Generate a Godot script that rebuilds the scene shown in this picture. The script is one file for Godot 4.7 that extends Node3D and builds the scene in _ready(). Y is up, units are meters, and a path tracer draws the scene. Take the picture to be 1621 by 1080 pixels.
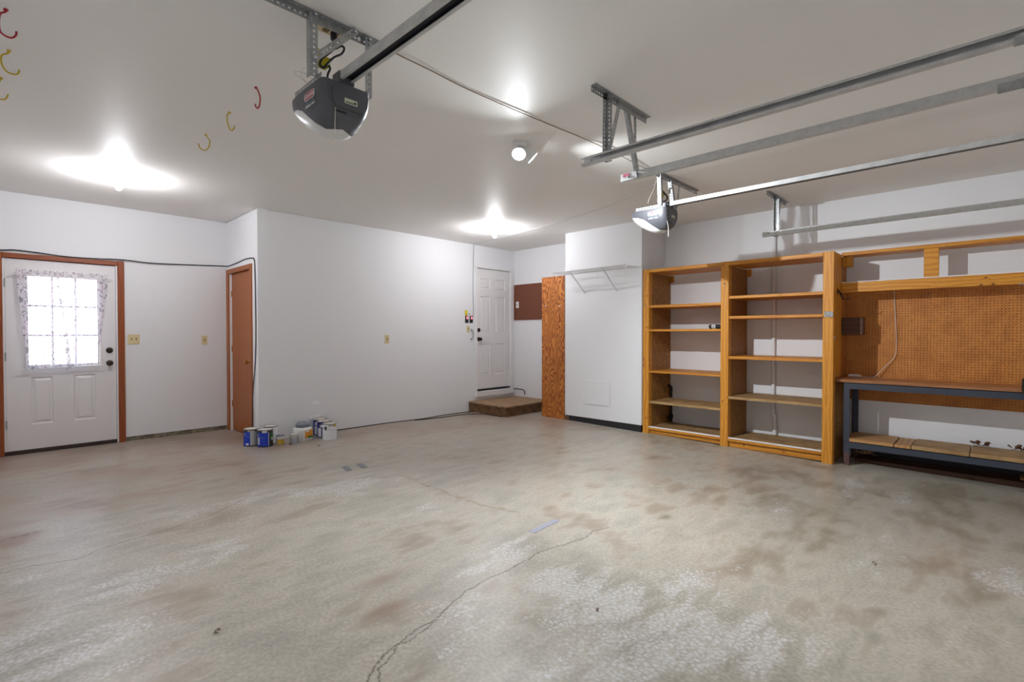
extends Node3D
# A two-car garage seen from its door: units are metres, x runs along the far wall, -z towards it, y is up.

var rng := RandomNumberGenerator.new()
var taken := {}
var M := {}
const CEIL := 2.741
const ZL := -7.464   # far wall
const ZM := -6.33    # face of the closet block
const XL := 2.168    # closet return
const XC := 5.93     # chase face
const XW := 6.555    # wall behind the shelves
const XF := 5.95     # front plane of the shelving
const BULB := 0.38
const FLOOD_A := 2.35
const FLOOD_B := 3.1


func fy(z: float) -> float:   # the slab is level at the back and falls towards the garage doors
	return -0.036 if z < -4.7 else -0.036 - 0.0155 * (z + 4.7)


# ---------------------------------------------------------------- mesh builder
class MB:
	var st := SurfaceTool.new()
	var rnd: RandomNumberGenerator
	func _init(r: RandomNumberGenerator = null) -> void:
		st.begin(Mesh.PRIMITIVE_TRIANGLES)
		rnd = r
		flat()
	func flat() -> MB:
		st.set_smooth_group(-1)
		return self
	func smooth(g: int = 0) -> MB:
		st.set_smooth_group(g)
		return self
	func v(p: Vector3, uv := Vector2.ZERO) -> void:
		st.set_uv(uv)
		st.add_vertex(p)
	func tri(a: Vector3, b: Vector3, c: Vector3, ua := Vector2.ZERO, ub := Vector2.ZERO, uc := Vector2.ZERO) -> void:   # counter-clockwise from outside
		v(a, ua); v(c, uc); v(b, ub)
	func quad(a: Vector3, b: Vector3, c: Vector3, d: Vector3, ua := Vector2.ZERO, ub := Vector2(1, 0), uc := Vector2(1, 1), ud := Vector2(0, 1)) -> void:
		tri(a, b, c, ua, ub, uc)
		tri(a, c, d, ua, uc, ud)
	func facing(pts: Array, out: Vector3, uvs: Array) -> void:   # a convex polygon turned to face OUT
		var n: Vector3 = (pts[1] - pts[0]).cross(pts[2] - pts[0])
		var k := pts.size()
		for i in range(1, k - 1):
			if n.dot(out) > 0.0:
				tri(pts[0], pts[i], pts[i + 1], uvs[0], uvs[i], uvs[i + 1])
			else:
				tri(pts[0], pts[i + 1], pts[i], uvs[0], uvs[i + 1], uvs[i])
	# a box with chamfered edges; texture runs in metres along its longest side
	func box(c: Vector3, s: Vector3, bev := 0.0, xf := Transform3D.IDENTITY, grain := -1) -> MB:
		var h := s * 0.5
		var g := grain
		if g < 0:
			g = 0 if s.x >= s.y and s.x >= s.z else (1 if s.y >= s.z else 2)
		var off := Vector2.ZERO
		if rnd:
			off = Vector2(rnd.randf() * 3.0, rnd.randf())
		var b: float = minf(bev, minf(h.x, minf(h.y, h.z)) * 0.9)
		var P := {}
		for sx in [-1, 1]:
			for sy in [-1, 1]:
				for sz in [-1, 1]:
					var sg := Vector3(sx, sy, sz)
					for k in 3:
						var p := Vector3(sx * h.x, sy * h.y, sz * h.z)
						for j in 3:
							if j != k:
								p[j] -= sg[j] * b
						P[[sx, sy, sz, k]] = p
		var emit := func(pts: Array, k: int) -> void:
			var mid := Vector3.ZERO
			for p in pts:
				mid += p
			mid /= pts.size()
			var uvs := []
			for p in pts:
				var q: Vector3 = p
				if k == g:
					uvs.append(Vector2(q[(k + 1) % 3], q[(k + 2) % 3]) + off)
				else:
					uvs.append(Vector2(q[g], q[3 - k - g]) + off)
			var w := []
			for p in pts:
				w.append(xf * (c + p))
			facing(w, xf.basis * mid, uvs)
		for k in 3:
			var i := (k + 1) % 3
			var j := (k + 2) % 3
			for sk in [-1, 1]:
				var pts := []
				for q in [[-1, -1], [1, -1], [1, 1], [-1, 1]]:
					var sg := [0, 0, 0]
					sg[k] = sk; sg[i] = q[0]; sg[j] = q[1]
					pts.append(P[[sg[0], sg[1], sg[2], k]])
				emit.call(pts, k)
		if b > 0.0:
			for k in 3:   # edges that run along axis k
				var i := (k + 1) % 3
				var j := (k + 2) % 3
				for si in [-1, 1]:
					for sj in [-1, 1]:
						var lo := [0, 0, 0]
						var hi := [0, 0, 0]
						lo[k] = -1; hi[k] = 1
						lo[i] = si; hi[i] = si
						lo[j] = sj; hi[j] = sj
						emit.call([P[[lo[0], lo[1], lo[2], i]], P[[hi[0], hi[1], hi[2], i]], P[[hi[0], hi[1], hi[2], j]], P[[lo[0], lo[1], lo[2], j]]], i)
			for sx in [-1, 1]:
				for sy in [-1, 1]:
					for sz in [-1, 1]:
						emit.call([P[[sx, sy, sz, 0]], P[[sx, sy, sz, 1]], P[[sx, sy, sz, 2]]], 0)
		return self
	func span(a: Vector3, b: Vector3, bev := 0.0, grain := -1) -> MB:   # a box from corner to corner
		return box((a + b) * 0.5, (b - a).abs(), bev, Transform3D.IDENTITY, grain)
	func tube(pts: Array, r: float, n := 8, caps := true, closed := false) -> MB:
		smooth(0)
		var k := pts.size()
		var rings := []
		var up := Vector3.UP
		for i in k:
			var a: Vector3 = pts[(i - 1 + k) % k] if closed or i > 0 else pts[i]
			var b: Vector3 = pts[(i + 1) % k] if closed or i < k - 1 else pts[i]
			var t := (b - a).normalized()
			if i == 0:
				up = Vector3.UP if absf(t.y) < 0.9 else Vector3.RIGHT
			up = (up - t * up.dot(t)).normalized()
			var s := t.cross(up)
			var ring := []
			for j in n:
				var w := TAU * j / n
				ring.append(pts[i] + (up * cos(w) + s * sin(w)) * r)
			rings.append(ring)
		for i in (k if closed else k - 1):
			var A: Array = rings[i]
			var B: Array = rings[(i + 1) % k]
			for j in n:
				var j2 := (j + 1) % n
				quad(A[j], A[j2], B[j2], B[j])
		if caps and not closed:
			smooth(1)
			for j in range(1, n - 1):
				tri(rings[0][0], rings[0][j + 1], rings[0][j])
				tri(rings[k - 1][0], rings[k - 1][j], rings[k - 1][j + 1])
		flat()
		return self
	# profile of (radius, height) from bottom to top, turned about the y axis of XF; SQ > 2 squares the plan
	func lathe(prof: Array, n: int, xf := Transform3D.IDENTITY, sq := 2.0) -> MB:
		var g := 0
		for i in prof.size() - 1:
			if i > 0:
				var d0: Vector2 = (prof[i] - prof[i - 1]).normalized()
				var d1: Vector2 = (prof[i + 1] - prof[i]).normalized()
				if d0.dot(d1) < 0.8:
					g += 1
			smooth(g)
			for j in n:
				var q := []
				for e in [[i, j], [i, j + 1], [i + 1, j + 1], [i + 1, j]]:
					var w: float = TAU * (e[1] % n) / n
					var m := pow(pow(absf(cos(w)), sq) + pow(absf(sin(w)), sq), -1.0 / sq)
					var pr: Vector2 = prof[e[0]]
					q.append(xf * Vector3(cos(w) * pr.x * m, pr.y, -sin(w) * pr.x * m))
				var u0 := Vector2(float(j) / n, float(i) / prof.size())
				var u1 := Vector2(float(j + 1) / n, float(i + 1) / prof.size())
				if prof[i].x > 1e-5 and prof[i + 1].x > 1e-5:
					quad(q[0], q[1], q[2], q[3], u0, Vector2(u1.x, u0.y), u1, Vector2(u0.x, u1.y))
				elif prof[i].x > 1e-5:
					tri(q[0], q[1], q[2])
				else:
					tri(q[0], q[2], q[3])
		flat()
		return self
	# a closed outline in the xy plane of XF (counter-clockwise), pushed LEN along its z
	func extrude(poly: PackedVector2Array, length: float, xf := Transform3D.IDENTITY) -> MB:
		var area := 0.0
		var k := poly.size()
		for i in k:
			area += poly[i].cross(poly[(i + 1) % k])
		if area < 0.0:
			poly.reverse()
		var along := 0.0
		for i in k:
			var a := poly[i]
			var b := poly[(i + 1) % k]
			var l := a.distance_to(b)
			quad(xf * Vector3(a.x, a.y, 0), xf * Vector3(b.x, b.y, 0), xf * Vector3(b.x, b.y, length), xf * Vector3(a.x, a.y, length),
				Vector2(0, along), Vector2(0, along + l), Vector2(length, along + l), Vector2(length, along))
			along += l
		var t := Geometry2D.triangulate_polygon(poly)
		for i in range(0, t.size(), 3):
			var q := [poly[t[i]], poly[t[i + 1]], poly[t[i + 2]]]
			if (q[1] - q[0]).cross(q[2] - q[0]) < 0.0:
				q.reverse()
			for z in [0.0, length]:
				var w := []
				for p in q:
					w.append(xf * Vector3(p.x, p.y, z))
				if z == 0.0:
					tri(w[0], w[2], w[1], q[0], q[2], q[1])
				else:
					tri(w[0], w[1], w[2], q[0], q[1], q[2])
		return self
	# a plate in the xy plane of XF, nx by ny square cells of side P, each with a round hole of radius R; T thick along -z
	func perforated(nx: int, ny: int, p: float, r: float, t: float, xf := Transform3D.IDENTITY, w := 0.0, back := true) -> MB:
		var cw := w if w > 0.0 else p   # cell width
		var O := []
		var S := []
		for j in 8:
			var a := TAU * j / 8.0
			O.append(Vector2(cos(a), sin(a)) * r)
			S.append(Vector2(signf(roundf(cos(a) * 10.0)) * cw * 0.5, signf(roundf(sin(a) * 10.0)) * p * 0.5))
		for ix in nx:
			for iy in ny:
				var c := Vector2((ix + 0.5) * cw, (iy + 0.5) * p)
				for j in 8:
					var j2 := (j + 1) % 8
					var o0: Vector2 = c + O[j]
					var o1: Vector2 = c + O[j2]
					var s0: Vector2 = c + S[j]
					var s1: Vector2 = c + S[j2]
					quad(xf * Vector3(o0.x, o0.y, 0), xf * Vector3(s0.x, s0.y, 0), xf * Vector3(s1.x, s1.y, 0), xf * Vector3(o1.x, o1.y, 0), o0, s0, s1, o1)
					quad(xf * Vector3(o0.x, o0.y, 0), xf * Vector3(o1.x, o1.y, 0), xf * Vector3(o1.x, o1.y, -t), xf * Vector3(o0.x, o0.y, -t), o0, o1, o1, o0)
					if back:
						quad(xf * Vector3(o0.x, o0.y, -t), xf * Vector3(o1.x, o1.y, -t), xf * Vector3(s1.x, s1.y, -t), xf * Vector3(s0.x, s0.y, -t), o0, o1, s1, s0)
		var W := nx * cw
		var H := ny * p
		for e in [[Vector2(0, 0), Vector2(W, 0)], [Vector2(W, 0), Vector2(W, H)], [Vector2(W, H), Vector2(0, H)], [Vector2(0, H), Vector2(0, 0)]]:
			var a: Vector2 = e[0]
			var b: Vector2 = e[1]
			quad(xf * Vector3(a.x, a.y, -t), xf * Vector3(b.x, b.y, -t), xf * Vector3(b.x, b.y, 0), xf * Vector3(a.x, a.y, 0), a, b, b, a)
		return self
	# a perforated steel angle from A to B, its two legs along U and V (unit vectors across the length)
	func angle(a: Vector3, b: Vector3, u: Vector3, w: Vector3, leg := 0.032, pitch := 0.025, r := 0.0058) -> MB:
		var d := (b - a).normalized()
		var n := maxi(1, int(round(a.distance_to(b) / pitch)))
		var p := a.distance_to(b) / n
		for q in [[u, w], [w, u]]:
			var x: Vector3 = q[0]
			x = (x - d * x.dot(d)).normalized()
			var z := x.cross(d)
			perforated(1, n, p, r, 0.0022, Transform3D(Basis(x, d, z), a + z * 0.0011), leg)
		return self
	func strap(a: Vector3, b: Vector3, u: Vector3, leg := 0.03, pitch := 0.025, r := 0.0055) -> MB:   # one flat perforated strip
		var d := (b - a).normalized()
		var n := maxi(1, int(round(a.distance_to(b) / pitch)))
		var p := a.distance_to(b) / n
		var x := (u - d * u.dot(d)).normalized()
		var z := x.cross(d)
		perforated(1, n, p, r, 0.0022, Transform3D(Basis(x, d, z), a - x * leg * 0.5 + z * 0.0011), leg)
		return self
	func done() -> ArrayMesh:
		st.generate_normals()
		return st.commit()


func mb() -> MB:
	return MB.new(rng)


# ---------------------------------------------------------------- naming and tagging
func numbered(parent: Node, called: String) -> String:
	var key := "%d/%s" % [parent.get_instance_id(), called]
	var n: int = taken.get(key, 0)
	taken[key] = n + 1
	return called if n == 0 else "%s_%03d" % [called, n]


func hang(o: Node3D, called: String, parent: Node = self) -> Node3D:
	o.name = numbered(parent, called)
	parent.add_child(o, true)
	return o


func put(called: String, shape, mat: Material, parent: Node = self, label := "") -> MeshInstance3D:
	var o := MeshInstance3D.new()
	o.mesh = shape.done() if shape is MB else shape
	o.material_override = mat
	o.cast_shadow = GeometryInstance3D.SHADOW_CASTING_SETTING_ON
	hang(o, called, parent)
	if label:
		o.set_meta("label", label)
	return o


func tag(o: Node, label: String, category: String, group := "") -> Node:
	o.set_meta("label", label)
	o.set_meta("category", category)
	if group:
		o.set_meta("group", group)
	return o


func thing(called: String, label: String, category: String, at := Vector3.ZERO, group := "", turn := 0.0) -> Node3D:
	var o := Node3D.new()
	o.position = at
	o.rotation.y = turn
	hang(o, called)
	tag(o, label, category, group)
	return o


func struct(called: String, shape, mat: Material, label := "", category := "") -> MeshInstance3D:
	var o := put(called, shape, mat)
	o.set_meta("kind", "structure")
	if label:
		tag(o, label, category)
	return o


func copy(src: Node3D, at: Vector3, turn: float, label: String, category := "") -> Node3D:
	var o: Node3D = src.duplicate()
	o.name = numbered(self, str(src.name).rstrip("0123456789").trim_suffix("_"))
	add_child(o, true)
	o.position = at
	o.rotation.y = turn
	o.set_meta("label", label)
	return o


# ---------------------------------------------------------------- materials
func mat(color: Color, rough: float, metal := 0.0, extra := {}) -> StandardMaterial3D:
	var m := StandardMaterial3D.new()
	m.albedo_color = color
	m.roughness = rough
	m.metallic = metal
	for k in extra:
		m.set(k, extra[k])
	return m


func textured(img: Image, size: Vector2, rough: float, extra := {}) -> StandardMaterial3D:
	var m := mat(Color.WHITE, rough, 0.0, extra)
	m.albedo_texture = ImageTexture.create_from_image(img)
	m.uv1_scale = Vector3(1.0 / size.x, 1.0 / size.y, 1)
	return m


func noise(sd: int, freq: float, octaves := 3, type := FastNoiseLite.TYPE_SIMPLEX_SMOOTH) -> FastNoiseLite:
	var n := FastNoiseLite.new()
	n.seed = sd
	n.frequency = freq
	n.noise_type = type
	n.fractal_octaves = octaves
	return n


func image_from(data: PackedByteArray, w: int, h: int) -> Image:
	return Image.create_from_data(w, h, false, Image.FORMAT_RGB8, data)


# sawn pine: growth rings along u, mirrored in v, with knots. 1.6 m by 0.4 m
func pine_image(sd: int, pale: Color, dark: Color, knot: Color, knots: int) -> Image:
	var w := 1024
	var h := 256
	var data := PackedByteArray()
	data.resize(w * h * 3)
	var n1 := noise(sd, 0.9, 3)
	var n2 := noise(sd + 1, 5.0, 2)
	var r := RandomNumberGenerator.new()
	r.seed = sd
	var K := []
	for i in knots:
		K.append([r.randf(), r.randf_range(0.03, 0.17), r.randf_range(0.006, 0.012)])
	var at := 0
	for y in h:
		var vv := 0.4 * (y if y < h / 2 else h - 1 - y) / h   # 0 to 0.2 m
		for x in w:
			var u := float(x) / w
			var cx := cos(u * TAU) * 0.255
			var cy := sin(u * TAU) * 0.255
			var f := vv * 150.0 + n1.get_noise_3d(cx, cy, vv * 3.0) * 7.0
			var kn := 0.0
			for k in K:
				var du: float = absf(u - k[0])
				du = minf(du, 1.0 - du) * 1.6
				if du < 0.12:
					var dv: float = vv - k[1]
					var d: float = sqrt(du * du * 0.35 + dv * dv) / k[2]
					f += 5.0 * exp(-d * d * 0.25)
					var e: float = sqrt(du * du + dv * dv) / k[2]
					kn = maxf(kn, clampf((1.15 - e) * 6.0, 0.0, 1.0))
			var ring := 0.5 + 0.5 * sin(f)
			ring = ring * ring
			var fine := n2.get_noise_3d(cx * 3.0, cy * 3.0, vv * 90.0)
			var t := clampf(ring * 0.55 + fine * 0.35 + 0.15, 0.0, 1.0)
			var c := pale.lerp(dark, t).lerp(knot, kn * (0.75 + 0.25 * fine))
			data[at] = int(clampf(c.r, 0, 1) * 255.0)
			data[at + 1] = int(clampf(c.g, 0, 1) * 255.0)
			data[at + 2] = int(clampf(c.b, 0, 1) * 255.0)
			at += 3
	return image_from(data, w, h)


# rotary-cut fir plywood: contour bands of a stretched field. v is the grain
func plywood_image(sd: int, pale: Color, dark: Color) -> Image:
	var w := 256
	var h := 1024
	var data := PackedByteArray()
	data.resize(w * h * 3)
	var n1 := noise(sd, 1.0, 3)
	var n2 := noise(sd + 3, 1.0, 2)
	var at := 0
	for y in h:
		for x in w:
			var px := float(x) / w * 0.55
			var py := float(y) / h * 2.2
			var f := n1.get_noise_2d(px * 4.6, py * 0.8) * 7.0 + n2.get_noise_2d(px * 16.0, py * 2.6) * 0.3 + px * 4.0
			var b := f - floorf(f)
			var t := smoothstep(0.18, 0.55, b) * (1.0 - smoothstep(0.78, 0.95, b))
			t = clampf(t + n2.get_noise_2d(px * 260.0, py * 8.0) * 0.22, 0.0, 1.0)
			var c := pale.lerp(dark, t)
			data[at] = int(c.r * 255.0)
			data[at + 1] = int(c.g * 255.0)
			data[at + 2] = int(c.b * 255.0)
			at += 3
	return image_from(data, w, h)


# pressed strand board: many short strands laid over each other
func strand_image(sd: int, tones: Array, size := 512, count := 5200) -> Image:
	var im := Image.create(size, size, false, Image.FORMAT_RGB8)
	im.fill(tones[0])
	var r := RandomNumberGenerator.new()
	r.seed = sd
	for i in count:
		var c: Color = tones[r.randi() % tones.size()]
		c = c * r.randf_range(0.85, 1.12)
		c.a = 1.0
		var a := r.randfn(PI / 2.0, 0.5)
		var d := Vector2(cos(a), sin(a))
		var p := Vector2(r.randf() * size, r.randf() * size)
		var l := r.randf_range(14.0, 46.0)
		var wd := r.randf_range(1.0, 5.0)
		for s in int(l):
			for q in int(wd):
				var e := p + d * s + Vector2(-d.y, d.x) * q
				im.set_pixel(posmod(int(e.x), size), posmod(int(e.y), size), c)
	return im


# mottled board or sheet: two tones mixed by noise, with fine streaks along u
func mottled_image(sd: int, a: Color, b: Color, c2: Color, size := 256, streak := 1.0) -> Image:
	var data := PackedByteArray()
	data.resize(size * size * 3)
	var n1 := noise(sd, 0.012, 4).get_seamless_image(size, size)
	var n2 := noise(sd + 1, 0.05, 3).get_seamless_image(size, size)
	var d1 := n1.get_data()
	var d2 := n2.get_data()
	for y in size:
		for x in size:
			var i := y * size + x
			var t := d1[i] / 255.0
			var s := d2[y * size + int(x * streak) % size] / 255.0
			var c := a.lerp(b, clampf((t - 0.35) * 2.2, 0.0, 1.0)).lerp(c2, clampf((s - 0.6) * 1.6, 0.0, 1.0))
			data[i * 3] = int(c.r * 255.0)
			data[i * 3 + 1] = int(c.g * 255.0)
			data[i * 3 + 2] = int(c.b * 255.0)
	return image_from(data, size, size)


# ---------------------------------------------------------------- the stained slab
# the texture covers x -1 to 7 and z -7.6 to 1
func zone_map(zones: Array, size := 256) -> PackedByteArray:
	var out := PackedFloat32Array()
	out.resize(size * size)
	for q in zones:
		var cx: float = (q[0] + 1.0) / 8.0 * size
		var cy: float = (q[1] + 7.6) / 8.6 * size
		var rx: float = q[2] / 8.0 * size
		var ry: float = q[3] / 8.6 * size
		for y in range(maxi(0, int(cy - 2.2 * ry)), mini(size, int(cy + 2.2 * ry) + 1)):
			for x in range(maxi(0, int(cx - 2.2 * rx)), mini(size, int(cx + 2.2 * rx) + 1)):
				var d := pow((x - cx) / rx, 2.0) + pow((y - cy) / ry, 2.0)
				out[y * size + x] = maxf(out[y * size + x], q[4] * exp(-d * 0.8))
	var bytes := PackedByteArray()
	bytes.resize(size * size)
	for i in size * size:
		bytes[i] = int(clampf(out[i], 0.0, 1.0) * 255.0)
	var im := Image.create_from_data(size, size, false, Image.FORMAT_L8, bytes)
	im.resize(2048, 2048, Image.INTERPOLATE_CUBIC)
	return im.get_data()


func floor_image() -> Image:
	var S := 2048
	var white := zone_map([[0.17, -2.75, 0.26, 0.25, 0.8], [0.55, -3.3, 0.3, 0.2, 0.85], [1.0, -4.18, 0.35, 0.12, 0.8], [1.35, -4.2, 0.3, 0.15, 0.8], [1.85, -4.08, 0.4, 0.16, 0.95],
		[1.0, -3.41, 0.2, 0.12, 0.6], [1.12, -3.76, 0.3, 0.12, 0.6], [0.0, -2.9, 0.2, 0.2, 0.8], [0.04, -3.67, 0.15, 0.1, 0.6], [2.15, -3.98, 0.4, 0.2, 0.95], [2.31, -3.07, 0.22, 0.16, 0.6],
		[2.22, -2.14, 0.2, 0.13, 0.9], [2.14, -1.72, 0.25, 0.16, 0.9], [2.06, -1.39, 0.36, 0.26, 1.0], [2.0, -1.1, 0.4, 0.25, 0.95], [1.86, -2.12, 0.12, 0.08, 0.7], [2.2, -0.87, 0.4, 0.3, 0.9],
		[1.5, -1.79, 0.3, 0.2, 0.55], [2.45, -1.2, 0.3, 0.2, 0.8], [5.23, -0.95, 0.4, 0.12, 0.75], [5.29, -0.57, 0.35, 0.1, 0.75], [3.77, -0.54, 0.4, 0.15, 0.5], [3.92, 0.02, 0.3, 0.15, 0.7], [4.13, -1.25, 0.25, 0.15, 0.5], [4.6, -1.1, 0.4, 0.08, 0.5], [1.6, -1.2, 0.3, 0.2, 0.5]])
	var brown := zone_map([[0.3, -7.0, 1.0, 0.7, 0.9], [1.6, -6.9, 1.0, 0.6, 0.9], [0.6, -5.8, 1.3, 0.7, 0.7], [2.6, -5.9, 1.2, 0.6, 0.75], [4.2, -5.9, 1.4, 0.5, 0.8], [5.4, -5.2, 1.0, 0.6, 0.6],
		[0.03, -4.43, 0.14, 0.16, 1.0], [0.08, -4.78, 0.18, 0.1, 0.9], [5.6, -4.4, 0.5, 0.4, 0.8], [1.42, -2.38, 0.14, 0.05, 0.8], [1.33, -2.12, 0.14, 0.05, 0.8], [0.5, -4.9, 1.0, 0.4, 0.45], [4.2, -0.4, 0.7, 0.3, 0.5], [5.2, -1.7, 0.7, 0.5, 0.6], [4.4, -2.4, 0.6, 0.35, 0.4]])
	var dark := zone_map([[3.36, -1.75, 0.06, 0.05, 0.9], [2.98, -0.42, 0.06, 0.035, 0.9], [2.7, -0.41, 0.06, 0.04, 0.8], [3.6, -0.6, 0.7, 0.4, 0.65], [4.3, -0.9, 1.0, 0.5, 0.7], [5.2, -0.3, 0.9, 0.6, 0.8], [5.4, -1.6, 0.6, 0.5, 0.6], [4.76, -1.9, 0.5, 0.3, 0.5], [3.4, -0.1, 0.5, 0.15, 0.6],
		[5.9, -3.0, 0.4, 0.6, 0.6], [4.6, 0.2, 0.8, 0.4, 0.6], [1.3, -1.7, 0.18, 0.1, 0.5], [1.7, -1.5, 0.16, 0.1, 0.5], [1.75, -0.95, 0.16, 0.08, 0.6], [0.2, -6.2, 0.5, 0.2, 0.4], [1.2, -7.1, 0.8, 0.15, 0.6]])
	var na := noise(11, 0.0045, 4).get_image(S, S).get_data()
	var brushed := noise(12, 0.026, 4).get_image(S / 3, S)   # trowel strokes run along x
	brushed.resize(S, S, Image.INTERPOLATE_CUBIC)
	var nb := brushed.get_data()
	var nc := noise(13, 0.16, 2).get_image(S, S).get_data()
	var cell := noise(14, 0.15, 2, FastNoiseLite.TYPE_CELLULAR)
	cell.cellular_return_type = FastNoiseLite.RETURN_DISTANCE2_SUB
	cell.fractal_type = FastNoiseLite.FRACTAL_NONE
	cell.domain_warp_enabled = true
	cell.domain_warp_amplitude = 14.0
	cell.domain_warp_frequency = 0.03
	var ncell := cell.get_image(S, S, false, false, false).get_data()
	var data := PackedByteArray()
	data.resize(S * S * 3)
	var base_r := 178.0
	var base_g := 171.0
	var base_b := 158.0
	for i in S * S:
		var a := na[i] / 255.0 - 0.5
		var b := nb[i] / 255.0 - 0.5
		var c := nc[i] / 255.0 - 0.5
		var k := 1.0 + a * 0.14 + b * 0.17 + c * 0.17
		var r := base_r * k
		var g := base_g * k
		var l := base_b * k
		# brown dirt in grainy islands; dimmer light by walls and bench painted in
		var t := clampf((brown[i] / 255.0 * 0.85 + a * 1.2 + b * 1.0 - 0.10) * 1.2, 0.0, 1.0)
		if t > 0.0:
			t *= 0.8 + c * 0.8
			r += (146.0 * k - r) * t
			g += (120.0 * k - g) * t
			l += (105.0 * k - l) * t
		# a faint net of surface crazing everywhere
		var z := clampf(ncell[i] / 255.0 * 9.0 - 0.6, 0.0, 1.0)
		var craze := 0.975 + 0.025 * z
		r *= craze
		g *= craze
		l *= craze
		# dark tyre and oil soiling, plus light falling off near the bench painted in
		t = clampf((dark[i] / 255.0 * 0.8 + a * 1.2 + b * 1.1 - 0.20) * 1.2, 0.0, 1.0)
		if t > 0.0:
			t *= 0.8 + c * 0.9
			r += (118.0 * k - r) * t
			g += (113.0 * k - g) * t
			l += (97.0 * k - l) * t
		# white efflorescence, broken up by a net of fine cracks
		t = clampf((white[i] / 255.0 + b * 1.3 + c * 0.35 - 0.38) * 2.4, 0.0, 1.0)
		if t > 0.0:
			t *= (0.25 + 0.75 * z) * (0.85 + c * 0.7)
			r += (203.0 - r) * t
			g += (201.0 - g) * t
			l += (200.0 - l) * t
		data[i * 3] = clampi(int(r), 0, 255)
		data[i * 3 + 1] = clampi(int(g), 0, 255)
		data[i * 3 + 2] = clampi(int(l), 0, 255)
	var im := image_from(data, S, S)
	var rr := RandomNumberGenerator.new()
	rr.seed = 5
	var stroke := func(pts: Array, wide: float, tone: Color, wander: float) -> void:
		for s in pts.size() - 1:
			var p0: Vector2 = pts[s]
			var p1: Vector2 = pts[s + 1]
			var n := int(p0.distance_to(p1) / 0.002)
			var off := Vector2.ZERO
			for j in n:
				off += Vector2(rr.randfn(), rr.randfn()) * wander
				off *= 0.985
				var p := p0.lerp(p1, float(j) / n) + off
				var q := Vector2i(int((p.x + 1.0) / 8.0 * S), int((p.y + 7.6) / 8.6 * S))
				var w := int(wide * rr.randf_range(0.4, 1.4) + 0.5)
				for e in w:
					var dot := q + Vector2i(rr.randi_range(0, w - 1), rr.randi_range(0, w - 1))
					if dot.x >= 0 and dot.y >= 0 and dot.x < S and dot.y < S:
						im.set_pixelv(dot, im.get_pixelv(dot).lerp(tone, rr.randf_range(0.4, 0.9) * tone.a))
	var crack := Color8(92, 82, 72)
	stroke.call([Vector2(-0.3, -3.89), Vector2(0.0, -3.87), Vector2(0.14, -3.86), Vector2(0.31, -3.81), Vector2(0.42, -3.88), Vector2(0.53, -3.91), Vector2(0.76, -3.94), Vector2(1.04, -4.02), Vector2(1.37, -4.25)], 1.5, crack, 0.0008)
	stroke.call([Vector2(0.85, -1.6), Vector2(0.99, -1.75), Vector2(1.1, -1.82), Vector2(1.23, -1.85), Vector2(1.42, -1.88), Vector2(1.55, -1.93), Vector2(1.67, -1.97), Vector2(1.85, -1.98), Vector2(2.04, -1.98), Vector2(2.27, -2.0), Vector2(2.41, -1.98), Vector2(2.68, -1.93), Vector2(2.78, -1.96), Vector2(2.92, -1.92)], 1.7, crack, 0.0011)
	stroke.call([Vector2(0.95, -1.6), Vector2(1.05, -1.76), Vector2(1.2, -1.83), Vector2(1.4, -1.85)], 1.3, crack, 0.0016)
	stroke.call([Vector2(3.5, -2.6), Vector2(3.8, -2.3), Vector2(4.09, -1.95), Vector2(4.26, -1.77), Vector2(4.46, -1.64)], 1.2, Color(0.4, 0.37, 0.33, 0.7), 0.001)
	stroke.call([Vector2(2.54, -3.99), Vector2(2.58, -3.75), Vector2(2.56, -3.44), Vector2(2.56, -3.02), Vector2(2.58, -2.77), Vector2(2.65, -2.57)], 7.0, Color(0.52, 0.42, 0.28, 0.4), 0.0035)
	stroke.call([Vector2(-0.1, -4.40), Vector2(0.1, -4.45), Vector2(0.2, -4.5)], 6.0, Color(0.42, 0.3, 0.25, 0.5), 0.004)
	stroke.call([Vector2(3.0, -5.85), Vector2(4.0, -5.95), Vector2(5.2, -6.0)], 3.0, Color(0.45, 0.37, 0.27, 0.45), 0.003)
	return im


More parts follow.
